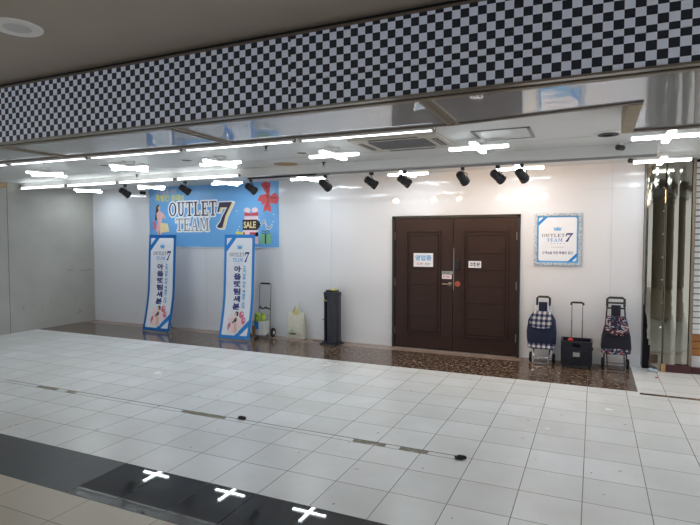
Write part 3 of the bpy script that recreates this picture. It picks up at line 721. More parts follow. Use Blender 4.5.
# ------------------------------------------------------------------ standing banners
def make_standing_banner(w, h, lean, flare):
    r = empty('standing_banner')
    def fm(u, v, d):                       # u across, v up; the foot of the sheet swings out to the front
        t = v/h; bow = flare*(max(0, 0.45-t)/0.45)**1.6
        return (u - bow*0.35, lean*(t) - bow - d, 0.02 + v*0.997)
    back = bmesh.new(); nx, nz = 4, 20; rows = []
    for j in range(nz+1):
        rows.append([back.verts.new(fm(-w/2 + w*i/nx, h*j/nz, 0)) for i in range(nx+1)])
    for j in range(nz):
        for i in range(nx): back.faces.new((rows[j][i], rows[j][i+1], rows[j+1][i+1], rows[j+1][i]))
    ret = bmesh.ops.solidify(back, geom=back.faces[:], thickness=0.002)
    me = bpy.data.meshes.new('sheet'); back.to_mesh(me); back.free(); me.materials.append(MATS['print_blue'])
    o = bpy.data.objects.new('sheet', me); COL.objects.link(o); o.parent = r
    def pp(nm, m, ps, d): return printed(nm, m, ps, r, fm, 0.003+d, 0.09)
    def pe(nm, m, ps, d): return printed_each(nm, m, ps, r, fm, 0.003+d, 0.09)
    b = 0.055
    pp('print_field', 'paper_white', [rrect(-w/2+b, w/2-b, b, h-b*1.1, 0.02)], 0.0)
    s = 0.15
    pe('corner_band', 'print_blue', [[(-w/2+b*.8, h-b-s*1.75), (-w/2+b*.8, h-b-s*1.0), (-w/2+b+s*0.8, h-b), (-w/2+b+s*1.45, h-b)],
                                     [(w/2-b*.8, b+s*1.9), (w/2-b*.8, b+s*1.1), (w/2-b-s*1.1, b), (w/2-b-s*1.8, b)]], 0.001)
    logo_block(r, lambda u, v, d: fm(u, v, 0.003+d), 0.01, w*0.66, h-0.30, 0.23)
    main = '아울렛팀세븐'; y = h-0.545; ch_ = 0.130
    ps = []
    for c in main: ps += word(c, -0.105, 0.045, y-ch_*0.86, y, 0.05); y -= ch_
    pp('main_lettering', 'print_navy', ps, 0.0008)
    sub = '고객님을 위한 특별한 초대'; y = h-0.545; ps = []
    for wd_ in sub.split():
        ps = []
        for c in wd_: ps += word(c, 0.085, 0.150, y-0.055, y, 0.03); y -= 0.060
        y -= 0.028; pp('side_lettering', 'print_lightblue', ps, 0.0008)
    # printed figure among balloons
    bx, by = -0.02, 0.30
    pe('balloon_print', 'print_palepink', [disc(-0.115, 0.34, 0.058, 0.075), disc(0.07, 0.33, 0.06, 0.08), disc(0.11, 0.235, 0.06, 0.07), disc(0.01, 0.22, 0.05, 0.06), disc(-0.12, 0.26, 0.03, 0.04)], 0.0006)
    pe('balloon_print', 'print_rose', [disc(0.105, 0.41, 0.052, 0.062), disc(0.16, 0.31, 0.045, 0.062), disc(-0.135, 0.20, 0.032, 0.07)], 0.0010)
    pe('balloon_highlight_print', 'print_white', [disc(0.12, 0.43, 0.014, 0.016), disc(0.17, 0.325, 0.012, 0.014), disc(-0.13, 0.365, 0.014, 0.018), disc(0.05, 0.355, 0.014, 0.018)], 0.0016)
    pp('figure_hair_print', 'print_hair', [disc(-0.005, 0.435, 0.036, 0.032), [(0.0,0.46),(0.04,0.45),(0.035,0.38),(0.005,0.39)]], 0.0018)
    pp('figure_skin_print', 'print_skin', [disc(-0.025, 0.415, 0.026, 0.034), [(-0.06,0.33),(-0.02,0.38),(0.01,0.37),(0.0,0.30),(-0.04,0.30)], [(-0.045,0.30),(-0.01,0.30),(0.01,0.10),(-0.015,0.09),(-0.03,0.20)], [(-0.02,0.28),(0.02,0.26),(0.045,0.12),(0.02,0.10)]], 0.0022)
    pp('figure_dress_print', 'print_black', [[(-0.09,0.26),(-0.06,0.26),(0.02,0.34),(0.0,0.36),(-0.05,0.31)], [(-0.03,0.30),(0.02,0.33),(0.0,0.27)]], 0.0026)
    pp('figure_skirt_print', 'print_palepink', [[(-0.15,0.10),(0.08,0.10),(0.05,0.24),(-0.04,0.28),(-0.13,0.18)]], 0.0012)
    # stand: crossed poles and feet behind the sheet
    p = MB(); p.tube([(-w/2+0.02, 0.02+lean, h+0.005), (0, 0.05, 0.75), (w/2-0.02, 0.0, 0.03)], 0.007); p.tube([(w/2-0.02, 0.02+lean, h+0.005), (0, 0.05, 0.75), (-w/2+0.02, 0.0, 0.03)], 0.007)
    p.tube([(0, 0.05, 0.75), (0, 0.20, 0.0075)], 0.007); p.build('stand_poles', 'black_metal', r, smooth=True)
    for sx in (-1, 1):
        b0 = fm(sx*(w/2-0.02), 0.01, 0.004)
        MB().tube([(sx*(w/2-0.02), 0.0, 0.034), (b0[0], b0[1], 0.012), (b0[0], b0[1]-0.01, 0.006)], 0.006).build('foot_clip', 'chrome', r, smooth=True)
    return r
sb = make_standing_banner(0.665, 1.80, 0.10, 0.085); sb.location = (-7.41, 7.63, 0.0)
tag(sb, 'standing shop banner with blue border, the left one, under the woman on the wall banner', 'banner', 'standing banners below the wall banner')
sb2 = copy_tree(sb); sb2.location = (-5.60, 7.58, 0.0); sb2.scale = (0.92, 1, 1); sb2.rotation_euler = (0, 0, math.radians(4))
tag(sb2, 'standing shop banner with blue border, the right one, beside the chrome hand cart', 'banner')

# ------------------------------------------------------------------ chrome hand cart with sack beside the banner
hc = empty('hand_cart', (-5.31, 7.97, 0.0), math.radians(4)); tag(hc, 'chrome folding hand cart with black grip behind the right standing banner', 'cart')
f = MB(); f.tube([(-0.115, 0.0, 0.10), (-0.115, 0.03, 0.5), (-0.112, 0.06, 0.945), (0.112, 0.06, 0.945), (0.115, 0.03, 0.5), (0.115, 0.0, 0.10)], 0.010)
f.tube([(-0.115, 0.035, 0.50), (0.115, 0.035, 0.50)], 0.007); f.tube([(-0.115, 0.01, 0.24), (0.115, 0.01, 0.24)], 0.007)
f.build('frame', 'chrome', hc, smooth=True)
MB().cyl((-0.085, 0.06, 0.945), (0.085, 0.06, 0.945), 0.017).build('grip', 'black_plastic', hc, smooth=True)
t = MB(); t.tube([(-0.13, 0.0, 0.09), (-0.13, -0.22, 0.055), (0.13, -0.22, 0.055), (0.13, 0.0, 0.09)], 0.008); t.tube([(0.0, 0, 0.09), (0.0, -0.22, 0.055)], 0.006); t.build('base_tray', 'chrome', hc, smooth=True)
for s in (-1, 1):
    w = MB(); w.lathe([(0.03, -0.02), (0.075, -0.018), (0.082, 0.0), (0.075, 0.018), (0.03, 0.02)], c=(s*0.165, 0.02, 0.082), axis='X'); wo = w.build('wheel', 'rubber', hc, smooth=True)
    MB().lathe([(0.02, -0.026), (0.032, -0.022), (0.032, 0.022), (0.02, 0.026)], c=(s*0.165, 0.02, 0.082), axis='X').build('hub', 'white_plastic', wo, smooth=True)
MB().cyl((-0.165, 0.02, 0.082), (0.165, 0.02, 0.082), 0.008).build('axle', 'chrome', hc)
MB().tube([(-0.10, 0.02, 0.50), (-0.06, -0.03, 0.545), (0.0, -0.05, 0.50), (0.05, -0.03, 0.54), (0.10, 0.02, 0.49)], 0.011).build('elastic_cord', 'black_plastic', hc, smooth=True)
sk = empty('produce_carton', (-5.300, 7.845, 0.066), math.radians(4)); tag(sk, 'white carton of green produce with blue label on the chrome hand cart', 'carton')
MB().loft([[Vector((x*0.125*a, y*0.08*a, z)) for x, y in ((-1,-1),(1,-1),(1,1),(-1,1))] for z, a in ((0.0,0.96),(0.02,1),(0.16,1.02),(0.24,1.0))]).build('carton_body', 'sack_white', sk)
lf = MB()
for k in range(15):
    cx_, cy_, cz_ = random.uniform(-0.09, 0.09), random.uniform(-0.055, 0.055), random.uniform(0.25, 0.34)
    r_ = bmesh.ops.create_icosphere(lf.bm, subdivisions=2, radius=random.uniform(0.038, 0.055), matrix=Matrix.Translation((cx_, cy_, cz_)) @ Matrix.Diagonal((1, 1, random.uniform(0.9, 1.3), 1)))
    for v in r_['verts']: v.co += Vector((random.uniform(-.006, .006), random.uniform(-.006, .006), random.uniform(-.006, .006)))
lf.build('produce', 'leaf_green', sk, smooth=True)
MB().box(-0.075, 0.005, -0.088, -0.082, 0.10, 0.26).build('blue_label', 'print_blue', sk)
MB().box(-0.12, -0.055, -0.089, -0.083, 0.0, 0.16).build('brown_panel', 'cardboard_brown', sk)

# ------------------------------------------------------------------ tote bag
tb_ = empty('tote_bag', (-4.68, 8.03, 0.0)); tag(tb_, 'cream canvas tote bag standing on the floor against the white wall', 'bag')
secs = []
for z, hw, hd_ in ((0.0, 0.150, 0.055), (0.02, 0.168, 0.07), (0.15, 0.172, 0.065), (0.30, 0.168, 0.045), (0.42, 0.162, 0.022), (0.455, 0.160, 0.012)):
    loop = []
    for k in range(20):
        a = 2*math.pi*k/20
        sx_ = math.copysign(abs(math.cos(a))**0.35, math.cos(a)); sy_ = math.copysign(abs(math.sin(a))**0.6, math.sin(a))
        loop.append(Vector((hw*sx_ + 0.004*math.sin(z*40+k), hd_*sy_ + 0.006*math.sin(3*a+z*14), z + (0.012*math.sin(a*2) if z > 0.4 else 0))))
    secs.append(loop)
MB().loft(secs).build('bag_body', 'canvas_cream', tb_, smooth=True)
for yo in (-0.016, 0.012):
    h = MB(); h.tube([(-0.07, yo, 0.40), (-0.06, yo-0.004, 0.48), (-0.03, yo, 0.56), (0.008, yo+0.01, 0.605 + yo), (0.035, yo, 0.56), (0.05, yo-0.004, 0.48), (0.06, yo, 0.40)], 0.010); h.build('strap', 'canvas_cream', tb_, smooth=True)
MB().loft([[Vector((0.0 + hw*math.cos(k*.785), -0.002 + hw*0.5*math.sin(k*.785), z)) for k in range(8)] for z, hw in ((0.40, 0.035), (0.46, 0.04), (0.50, 0.030), (0.525, 0.01))]).build('yellow_lining', 'yellow_plastic', tb_, smooth=True)
fmt = lambda u, v, d: (u, -0.073-d, v)
printed('lettering', 'print_darkgreen', word('LAMBER', -0.11, 0.03, 0.085, 0.12, 0.03), tb_, fmt, 0.001)
printed('small_mark', 'print_green', [R_(-0.09, 0.0, 0.14, 0.15), [(-0.07,0.155),(-0.02,0.155),(-0.045,0.185)]], tb_, fmt, 0.001)

# ------------------------------------------------------------------ black tower stand beside the tote
ds = empty('dispenser_stand', (-3.93, 7.90, 0.0), math.radians(-6)); ds.scale = (0.86, 0.9, 1.0); tag(ds, 'tall black dispenser tower with yellow top pieces standing left of the door', 'dispenser')
bs = MB(); bs.prism(rrect(-0.185, 0.185, -0.16, 0.16, 0.03), 0.0, 0.022, 'Z'); bs.prism(rrect(-0.155, 0.155, -0.13, 0.13, 0.03), 0.022, 0.05, 'Z'); bs.build('base_plate', 'dark_navy_body', ds)
sec = [(-0.145, -0.03), (-0.12, -0.09), (-0.07, -0.112), (-0.066, -0.085), (-0.034, -0.085), (-0.03, -0.118), (0.09, -0.118), (0.14, -0.075), (0.15, 0.0), (0.14, 0.10), (-0.135, 0.10)]
MB().prism(sec, 0.05, 0.80, 'Z').build('column_body', 'dark_navy_body', ds)
MB().box(-0.064, -0.036, -0.0865, -0.084, 0.08, 0.78).build('slot', 'black_plastic', ds)
MB().prism([(x*1.04, y*1.04) for x, y in ((-0.145,-0.03),(-0.12,-0.09),(-0.07,-0.112),(0.09,-0.118),(0.14,-0.075),(0.15,0.0),(0.14,0.10),(-0.135,0.10))], 0.80, 0.865, 'Z').build('head', 'dark_navy_body', ds)
MB().prism(rrect(-0.10, 0.12, -0.08, 0.08, 0.03), 0.865, 0.895, 'Z').build('top_cap', 'black_plastic', ds)
tp = MB(); tp.box(0.045, 0.135, -0.10, -0.02, 0.8955, 0.915, 0.006); tp.box(-0.02, 0.06, -0.02, 0.06, 0.8955, 0.91, 0.006); tp.build('yellow_tab', 'yellow_plastic', ds)
MB().box(-0.13, -0.085, -0.112, -0.092, 0.725, 0.752, 0.004).build('yellow_knob', 'yellow_plastic', ds)
MB().box(-0.062, -0.038, -0.124, -0.112, 0.715, 0.735, 0.002).build('white_button', 'white_plastic', ds)
MB().box(-0.15, 0.155, -0.1195, 0.0, 0.405, 0.410).build('joint_line', 'black_plastic', ds)
MB().prism(rrect(0.10, 0.15, -0.10, -0.06, 0.01), 0.70, 0.74, 'Z').build('side_clip', 'black_plastic', ds)
pc = MB(); pc.tube([(-0.05, 0, 0.008), (0.02, 0.015, 0.008), (0.09, -0.01, 0.008), (0.15, 0.0, 0.008)], 0.008); 
tag(pc.build('cord_piece', 'cardboard_brown', None, smooth=True, loc=(-4.30, 8.02, 0)), 'short brown cord lying on the floor left of the black dispenser tower', 'cord')

# ------------------------------------------------------------------ wheeled shopping bags and crate
def shopping_cart(name, loc, rz, cloth, pattern, frame_m, label, wide, black_handle):
    r = empty(name, loc, rz); tag(r, label, 'shopping cart')
    hw = 0.085 if not black_handle else 0.105
    top = 0.920 if not black_handle else 0.945
    f = MB()
    f.tube([(-0.135, 0.03, 0.03), (-0.135, 0.05, 0.25), (-0.12, 0.075, 0.6), (-hw, 0.10, top-0.10)], 0.010)
    f.tube([(0.135, 0.03, 0.03), (0.135, 0.05, 0.25), (0.12, 0.075, 0.6), (hw, 0.10, top-0.10)], 0.010)
    f.tube([(-0.13, 0.04, 0.22), (0.13, 0.04, 0.22)], 0.008)
    f.build('frame', frame_m, r, smooth=True)
    h = MB(); h.tube([(-hw, 0.10, top-0.12), (-hw, 0.105, top-0.02), (-hw+0.025, 0.105, top), (hw-0.025, 0.105, top), (hw, 0.105, top-0.02), (hw, 0.10, top-0.12)], 0.016)
    if black_handle: h.tube([(-hw, 0.103, top-0.07), (hw, 0.103, top-0.07)], 0.012); h.tube([(-hw-0.012, 0.095, top-0.14), (hw+0.012, 0.095, top-0.14)], 0.012)
    h.build('handle', 'black_plastic', r, smooth=True)
    s = MB(); s.tube([(-0.105, 0.02, 0.20), (-0.10, -0.14, 0.02), (0.10, -0.14, 0.02), (0.105, 0.02, 0.20)], 0.011 if not black_handle else 0.009); s.build('stand_bar', 'chrome' if not black_handle else frame_m, r, smooth=True)
    for sx in (-1, 1):
        w = MB(); w.lathe([(0.03, -0.018), (0.065, -0.015), (0.070, 0.0), (0.065, 0.015), (0.03, 0.018)], c=(sx*0.152, 0.03, 0.07), axis='X', n=20); wo = w.build('wheel', 'rubber', r, smooth=True)
        MB().lathe([(0.02, -0.022), (0.03, -0.019), (0.03, 0.019), (0.02, 0.022)], c=(sx*0.152, 0.03, 0.07), axis='X', n=12).build('hub', 'grey_plastic', wo, smooth=True)
    MB().cyl((-0.152, 0.03, 0.07), (0.152, 0.03, 0.07), 0.007).build('axle', 'chrome', r)
    # bag: wider at the foot, sloping shoulders
    def sect(z, hw_, y0, y1, wob=0.004):
        out = []
        for k in range(24):
            a = 2*math.pi*k/24
            sx_ = math.copysign(abs(math.cos(a))**0.45, math.cos(a)); sy_ = math.copysign(abs(math.sin(a))**0.55, math.sin(a))
            out.append(Vector((hw_*sx_ + wob*math.sin(5*a+z*31), (y0+y1)/2 + (y1-y0)/2*sy_ + wob*math.sin(4*a+z*23), z)))
        return out
    W = 0.185*wide
    MB().loft([sect(0.215, W*0.88, -0.115, 0.035), sect(0.23, W*0.96, -0.13, 0.04), sect(0.30, W*0.99, -0.135, 0.04)]).build('base_band', pattern, r, smooth=True)
    if black_handle: prof_ = [(0.295, 1.0, -0.14), (0.36, 1.0, -0.145), (0.45, 0.94, -0.14), (0.54, 0.84, -0.125), (0.62, 0.72, -0.105), (0.67, 0.64, -0.08), (0.69, 0.58, -0.05), (0.70, 0.5, -0.03)]
    else: prof_ = [(0.295, 1.0, -0.14), (0.36, 1.02, -0.15), (0.45, 1.03, -0.15), (0.54, 1.0, -0.14), (0.61, 0.93, -0.125), (0.66, 0.80, -0.10), (0.70, 0.68, -0.07), (0.715, 0.58, -0.04)]
    MB().loft([sect(z, W*a, y0, 0.045 + (z-0.3)*0.06) for z, a, y0 in prof_]).build('bag_body', cloth, r, smooth=True)
    bk = MB(); bk.loft([sect(z, 0.058, 0.045, 0.075, 0) for z in (0.60, 0.85)]); bk.build('back_strip', cloth, r, smooth=True)
    # flap hanging over the front
    fl_ = MB(); rows = []
    for j in range(9):
        t = j/8; z = (0.725 if not black_handle else 0.71) - t*(0.20 if not black_handle else 0.22)
        y = -0.045 - 0.145*min(1, t*1.15)**0.75
        half = 0.118 + 0.028*math.sin(min(1, t*1.2)*1.5) if not black_handle else 0.112 + 0.032*math.sin(min(1, t*1.3)*1.57)
        if t > 0.85: half *= 0.94 if t < 0.95 else 0.82
        rows.append([fl_.bm.verts.new((half*(-1 + i/4), y + 0.028*abs(-1+i/4)**2, z - (0.012*(1-abs(-1+i/4)**2) if j > 5 else -0.01*(1-abs(-1+i/4)**2)))) for i in range(9)])
    for j in range(8):
        for i in range(8): fl_.bm.faces.new((rows[j][i], rows[j+1][i], rows[j+1][i+1], rows[j][i+1]))
    bmesh.ops.solidify(fl_.bm, geom=fl_.bm.faces[:], thickness=0.012)
    fl_.build('flap', pattern, r, smooth=True)
    return r
shopping_cart('shopping_cart', (-0.64, 7.90, 0.0), math.radians(-3), 'navy_cloth', 'plaid_cloth', 'chrome', 'navy wheeled shopping bag with blue and white plaid flap right of the door', 1.02, False)
shopping_cart('shopping_cart', (0.288, 7.92, 0.0), math.radians(2), 'black_cloth', 'geometric_print_cloth', 'black_metal', 'dark wheeled shopping bag with red and white speckled flap beside the chrome column', 0.98, True)

ct = empty('crate_trolley', (-0.19, 7.86, 0.0), math.radians(1)); tag(ct, 'black plastic folding crate trolley with tall handle between two wheeled shopping bags', 'trolley')
c = MB()
hw, d0, d1, z0, z1 = 0.188, -0.15, 0.12, 0.045, 0.365
c.box(-hw, hw, d0, d1, z0, z0+0.015); c.box(-hw, hw, d1-0.012, d1, z0, z1); c.box(-hw, -hw+0.012, d0, d1, z0, z1); c.box(hw-0.012, hw, d0, d1, z0, z1)
c.box(-hw, hw, d0, d0+0.012, z0, 0.285); c.box(-hw, -0.045, d0, d0+0.012, 0.285, z1); c.box(0.045, hw, d0, d0+0.012, 0.285, z1); c.box(-0.05, 0.05, d0, d0+0.012, 0.33, z1)
c.build('crate_body', 'navy_plastic', ct)
rm = MB(); rm.box(-hw-0.008, hw+0.008, d0-0.008, d0+0.014, z1-0.022, z1+0.004, 0.003); rm.box(-hw-0.008, hw+0.008, d1-0.014, d1+0.008, z1-0.022, z1+0.012, 0.003); rm.box(-hw-0.008, -hw+0.014, d0, d1, z1-0.022, z1+0.006, 0.003); rm.box(hw-0.014, hw+0.008, d0, d1, z1-0.022, z1+0.006, 0.003)
for x in (-hw-0.006, -0.075, 0.062, hw-0.010): rm.box(x, x+0.016, d0-0.008, d0+0.002, z0, z1-0.02, 0.002)
for zz in (0.05, 0.14, 0.225): rm.box(-hw, hw, d0-0.006, d0+0.002, zz, zz+0.012, 0.002)
rm.build('rim_and_ribs', 'navy_plastic', ct)
MB().box(-0.042, 0.042, d0-0.0105, d0-0.0062, 0.165, 0.222).build('label_plate', 'label_grey', ct)
MB().box(-0.048, 0.045, d0-0.003, d0+0.001, 0.345, 0.362).build('rim_tag', 'label_grey', ct)
rd = MB()
for sx in (-1, 1):
    rd.cyl((sx*0.068, d1+0.018, 0.08), (sx*0.068, d1+0.018, 0.62), 0.009, n=12); rd.cyl((sx*0.068, d1+0.018, 0.62), (sx*0.068, d1+0.018, 0.85), 0.0065, n=12)
rd.build('telescopic_rods', 'brushed_steel', ct, smooth=True)
g = MB(); g.tube([(-0.078, d1+0.018, 0.825), (-0.076, d1+0.018, 0.850), (-0.06, d1+0.018, 0.860), (0.06, d1+0.018, 0.860), (0.076, d1+0.018, 0.850), (0.078, d1+0.018, 0.825)], 0.014); g.build('grip', 'black_plastic', ct, smooth=True)
for sx in (-1, 1):
    w = MB(); w.lathe([(0.02, -0.014), (0.046, -0.013), (0.05, 0), (0.046, 0.013), (0.02, 0.014)], c=(sx*0.175, d1+0.03, 0.05), axis='X', n=18); w.build('wheel', 'rubber', ct, smooth=True)
    w = MB(); w.box(sx*0.16-0.015, sx*0.16+0.015, d0+0.01, d0+0.04, 0.0, 0.047, 0.003); w.build('front_foot', 'black_plastic', ct)
MB().box(hw-0.001, hw+0.02, -0.03, 0.03, 0.24, 0.275, 0.004).build('side_clasp', 'black_plastic', ct)
rb = MB(); rb.lathe([(0.004, 0.0), (0.030, 0.004), (0.033, 0.02), (0.022, 0.035), (0.008, 0.042), (0.008, 0.052)], c=(-0.075, d0+0.028, z1+0.001), n=14); rb.build('red_latch', 'red_plastic', ct, smooth=True)

# ------------------------------------------------------------------ ceiling fittings
ORD = ['first', 'second', 'third', 'fourth', 'fifth', 'sixth', 'seventh', 'eighth', 'ninth', 'tenth']
def make_cross():
    r = empty('cross_lamp')
    b = MB(); b.lathe([(0.075, 0.0), (0.075, -0.03), (0.05, -0.045), (0.03, -0.06)]); b.build('ceiling_rose', 'white_plastic', r, smooth=True)
    for k in (0, 1):
        L, w = 0.31, 0.034
        h = MB(); e = MB()
        q = MB()
        if k == 0: h.box(-L, L, -w, w, -0.075, -0.055, 0.004); e.box(-L+.004, L-.004, -w*0.9, w*0.9, -0.100, -0.075, 0.005); q.box(-L+.012, L-.012, -w*0.72, w*0.72, -0.1015, -0.099)
        else: h.box(-w, w, -L, L, -0.0745, -0.0545, 0.004); e.box(-w*0.9, w*0.9, -L+.004, L-.004, -0.1005, -0.0745, 0.005); q.box(-w*0.72, w*0.72, -L+.012, L-.012, -0.102, -0.0995)
        ho = h.build('arm_housing', 'white_plastic', r)
        e.build('diffuser', 'led_side', ho); q.build('led_strip', 'led_white', ho)
    return r
proto = make_cross()
rowA = [(-7.30, 5.33), (-5.67, 5.33), (-4.28, 5.47), (-2.70, 5.48), (-1.11, 5.64), (0.61, 5.75)]
rowB = [(-9.06, 7.48), (-7.40, 7.46), (-5.69, 7.44), (-4.11, 7.42), (-2.49, 7.50), (-0.92, 7.52), (0.73, 7.50)]
n = 0
for row, nm in ((rowA, 'the ceiling row nearer the chequered bulkhead'), (rowB, 'the ceiling row nearer the back wall')):
    for i, (x, y) in enumerate(row):
        o = proto if n == 0 else copy_tree(proto); n += 1
        o.location = (x, y, CZ)
        tag(o, f'lit white cross lamp, {ORD[i]} from left in {nm}', 'ceiling lamp', 'cross-shaped ceiling lamps')

def make_tube(L, sgn):
    r = empty('tube_lamp')
    MB().box(-L/2, L/2, sgn*0.006 if sgn > 0 else -0.030, sgn*0.006 if sgn < 0 else 0.030, -0.014, 0.022, 0.003).build('housing', 'white_plastic', r)
    MB().cyl((-L/2+0.03, -sgn*0.010, -0.004), (L/2-0.03, -sgn*0.010, -0.004), 0.019, n=14).build('tube', 'tube_white', r, smooth=True)
    for s in (-1, 1): MB().box(s*(L/2-0.015)-0.015, s*(L/2-0.015)+0.015, -0.026 if sgn > 0 else -0.008, 0.008 if sgn > 0 else 0.026, -0.020, 0.016, 0.004).build('end_cap', 'tan_metal_trim', r)
    return r
tp1 = make_tube(1.20, -1)
for i in range(6):
    o = tp1 if i == 0 else copy_tree(tp1)
    xc = -1.74 - 1.243*i
    o.location = (xc, ye(xc)+0.045+0.031, 2.600); o.rotation_euler = (0, 0, math.atan(0.026))
    tag(o, f'long lit fluorescent tube, {ORD[i]} from right along the soffit edge', 'tube light', 'fluorescent tubes along the soffit edge')
tp2 = make_tube(1.20, 1)
for i in range(4):
    o = tp2 if i == 0 else copy_tree(tp2)
    o.location = (-9.05 + 1.235*i, 6.526, 2.672)
    tag(o, f'lit fluorescent tube, {ORD[i]} from left along the white trunking near the back', 'tube light', 'fluorescent tubes along the trunking')

def make_spot(lit, drop):
    r = empty('spotlight')
    MB().box(-0.02, 0.02, -0.02, 0.02, -0.035, 0.0, 0.003).build('mount', 'black_metal', r)
    MB().tube([(0, 0, -0.03), (0.006, 0, -drop*0.5), (0, 0, -drop+0.02)], 0.006).build('stem', 'black_metal', r, smooth=True)
    d = Vector((0.42, 0.74, -0.52)).normalized(); side = d.cross(Vector((0, 0, 1))).normalized(); up = side.cross(d)
    c0 = Vector((0, 0, -drop-0.05))
    y = MB(); y.tube([c0+side*0.058, c0+side*0.058+Vector((0,0,0.05)), Vector((0,0,-drop+0.02)), c0-side*0.058+Vector((0,0,0.05)), c0-side*0.058], 0.005); y.build('yoke', 'black_metal', r, smooth=True)
    M = Matrix((side, up, d)).transposed().to_4x4(); M.translation = c0
    b = MB(); b.lathe([(0.022, -0.095), (0.04, -0.085), (0.047, -0.06), (0.047, -0.052), (0.042, -0.048), (0.042, -0.04), (0.047, -0.036), (0.050, 0.03), (0.056, 0.034), (0.056, 0.075), (0.050, 0.075), (0.048, 0.062)], n=20)
    bmesh.ops.transform(b.bm, matrix=M, verts=b.bm.verts[:]); b.build('lamp_body', 'black_metal', r, smooth=True)
    l = MB(); l.lathe([(0.046, 0.0625), (0.046, 0.066), (0.02, 0.069)], n=20); bmesh.ops.transform(l.bm, matrix=M, verts=l.bm.verts[:])
    l.build('lens', 'warm_lens' if lit else m_dim, r, smooth=True)
    return r
sl = make_spot(True, 0.075); su = make_spot(False, 0.075)
spots = [(-7.216, 0, 'left of the wall banner'), (-5.92, 0, 'above the team lettering of the wall banner'), (-4.661, 0, 'beside the red bow of the wall banner'), (-3.422, 1, 'at the right end of the black rail'),
         (-2.729, 1, 'above the left edge of the door'), (-2.263, 1, 'above the left door leaf'), (-1.503, 1, 'above the right door leaf'), (-1.076, 1, 'above the right edge of the door'), (-0.796, 1, 'closest to the framed poster')]
used = {0: False, 1: False}
for i, (x, lit, where) in enumerate(spots):
    src = sl if lit else su
    o = src if not used[lit] else copy_tree(src); used[lit] = True
    z = 2.655 if i < 2 else (2.630 if i > 3 else 2.625)
    if i > 3: z = 2.630
    o.location = (x, 6.68, z); o.scale = (1.1, 1.1, 1.1); o.rotation_euler = (0, 0, math.radians([8, -4, 0, 6, -24, -20, 10, -12, 4][i]))
    tag(o, f'black ceiling spotlight, {ORD[i]} of nine from left, {where}', 'spotlight', 'black spotlights on the ceiling track')
rl = MB().box(-4.72, -3.36, 6.665, 6.695, 2.625, 2.655, 0.004).build('spot_rail', 'black_metal'); tag(rl, 'black straight rail carrying two spotlights under the white trunking', 'rail')

ac = empty('air_conditioner', (-1.865, 5.44, CZ-0.002)); tag(ac, 'square ceiling air conditioner with central grille and side slots', 'air conditioner')
w2, h2 = 0.47, 0.39
p = MB(); p.box(-w2, w2, -h2, -h2+0.14, -0.03, 0, 0.006); p.box(-w2, w2, h2-0.14, h2, -0.03, 0, 0.006); p.box(-w2, -w2+0.16, -h2+0.13, h2-0.13, -0.03, 0, 0.006); p.box(w2-0.16, w2, -h2+0.13, h2-0.13, -0.03, 0, 0.006)
mat('ac_panel', (190,184,172), 0.45); p.build('panel', 'ac_panel', ac)
MB().box(-w2+0.155, w2-0.155, -h2+0.135, h2-0.135, -0.012, 0).build('filter', 'vent_dark', ac)
gr = MB()
for k in range(22): gr.box(-w2+0.16+0.0288*k, -w2+0.165+0.0288*k, -h2+0.135, h2-0.135, -0.027, -0.012)
for k in range(12): gr.box(-w2+0.155, w2-0.155, -h2+0.14+0.045*k, -h2+0.146+0.045*k, -0.026, -0.012)
gr.build('grille', 'grey_plastic', ac)
for a, b, c_, d_ in ((-0.26, 0.26, -h2+0.035, -h2+0.085), (-0.26, 0.26, h2-0.085, h2-0.035), (-w2+0.04, -w2+0.10, -0.20, 0.20), (w2-0.10, w2-0.04, -0.20, 0.20)):
    v = MB().box(a, b, c_, d_, -0.0325, -0.029).build('air_slot', 'vent_dark', ac)
    if b-a > 0.3: MB().box(a+.01, b-.01, (c_+d_)/2-0.008, (c_+d_)/2+0.008, -0.037, -0.032).build('louvre', 'grey_plastic', v)
    else: MB().box((a+b)/2-0.008, (a+b)/2+0.008, c_+.01, d_-.01, -0.037, -0.032).build('louvre', 'grey_plastic', v)
ah = empty('access_hatch', (-0.83, 5.47, CZ)); tag(ah, 'square white access hatch in the ceiling right of the air conditioner', 'hatch')
q = MB(); s = 0.27
q.box(-s, s, -s, -s+0.025, -0.008, 0); q.box(-s, s, s-0.025, s, -0.008, 0); q.box(-s, -s+0.025, -s, s, -0.008, 0); q.box(s-0.025, s, -s, s, -0.008, 0); q.build('hatch_frame', 'grey_plastic', ah)
MB().box(-s+0.03, s-0.03, -s+0.03, s-0.03, -0.005, 0).build('hatch_panel', 'ceiling_white', ah)
def make_downlight():
    r = empty('recessed_downlight')
    MB().lathe([(0.066, 0.0), (0.066, -0.004), (0.078, -0.010), (0.088, -0.006), (0.090, 0.0)], n=28).build('rim', 'white_plastic', r, smooth=True)
    MB().lathe([(0.064, -0.0055), (0.03, -0.007)], n=24).build('lens', 'vent_dark', r)
    return r
dl = make_downlight()
for i, (x, y) in enumerate([(-7.68, 5.37), (-6.24, 5.43), (-4.87, 5.53), (-3.20, 5.63)]):
    o = dl if i == 0 else copy_tree(dl); o.location = (x, y, CZ); tag(o, f'small unlit round downlight, {ORD[i]} from left along the front row of cross lamps', 'downlight', 'round downlights in the ceiling')
vt = empty('round_vent', (0.108, 5.82, CZ)); tag(vt, 'round white ceiling vent beside the tan soffit return', 'vent')
MB().lathe([(0.115, 0.0), (0.115, -0.008), (0.10, -0.016)], n=28).build('rim', 'white_plastic', vt, smooth=True)
for r0 in (0.085, 0.055, 0.025): MB().lathe([(r0+0.008, -0.016), (r0+0.010, -0.026), (r0-0.006, -0.028)], n=24).build('vent_ring', 'vent_dark', vt, smooth=True)
struct(MB().lathe([(0.17, CZ-0.002), (0.17, CZ+0.002)], c=(-3.89, 6.40, 0), n=24).build('ceiling_patch', 'tan_wood'))
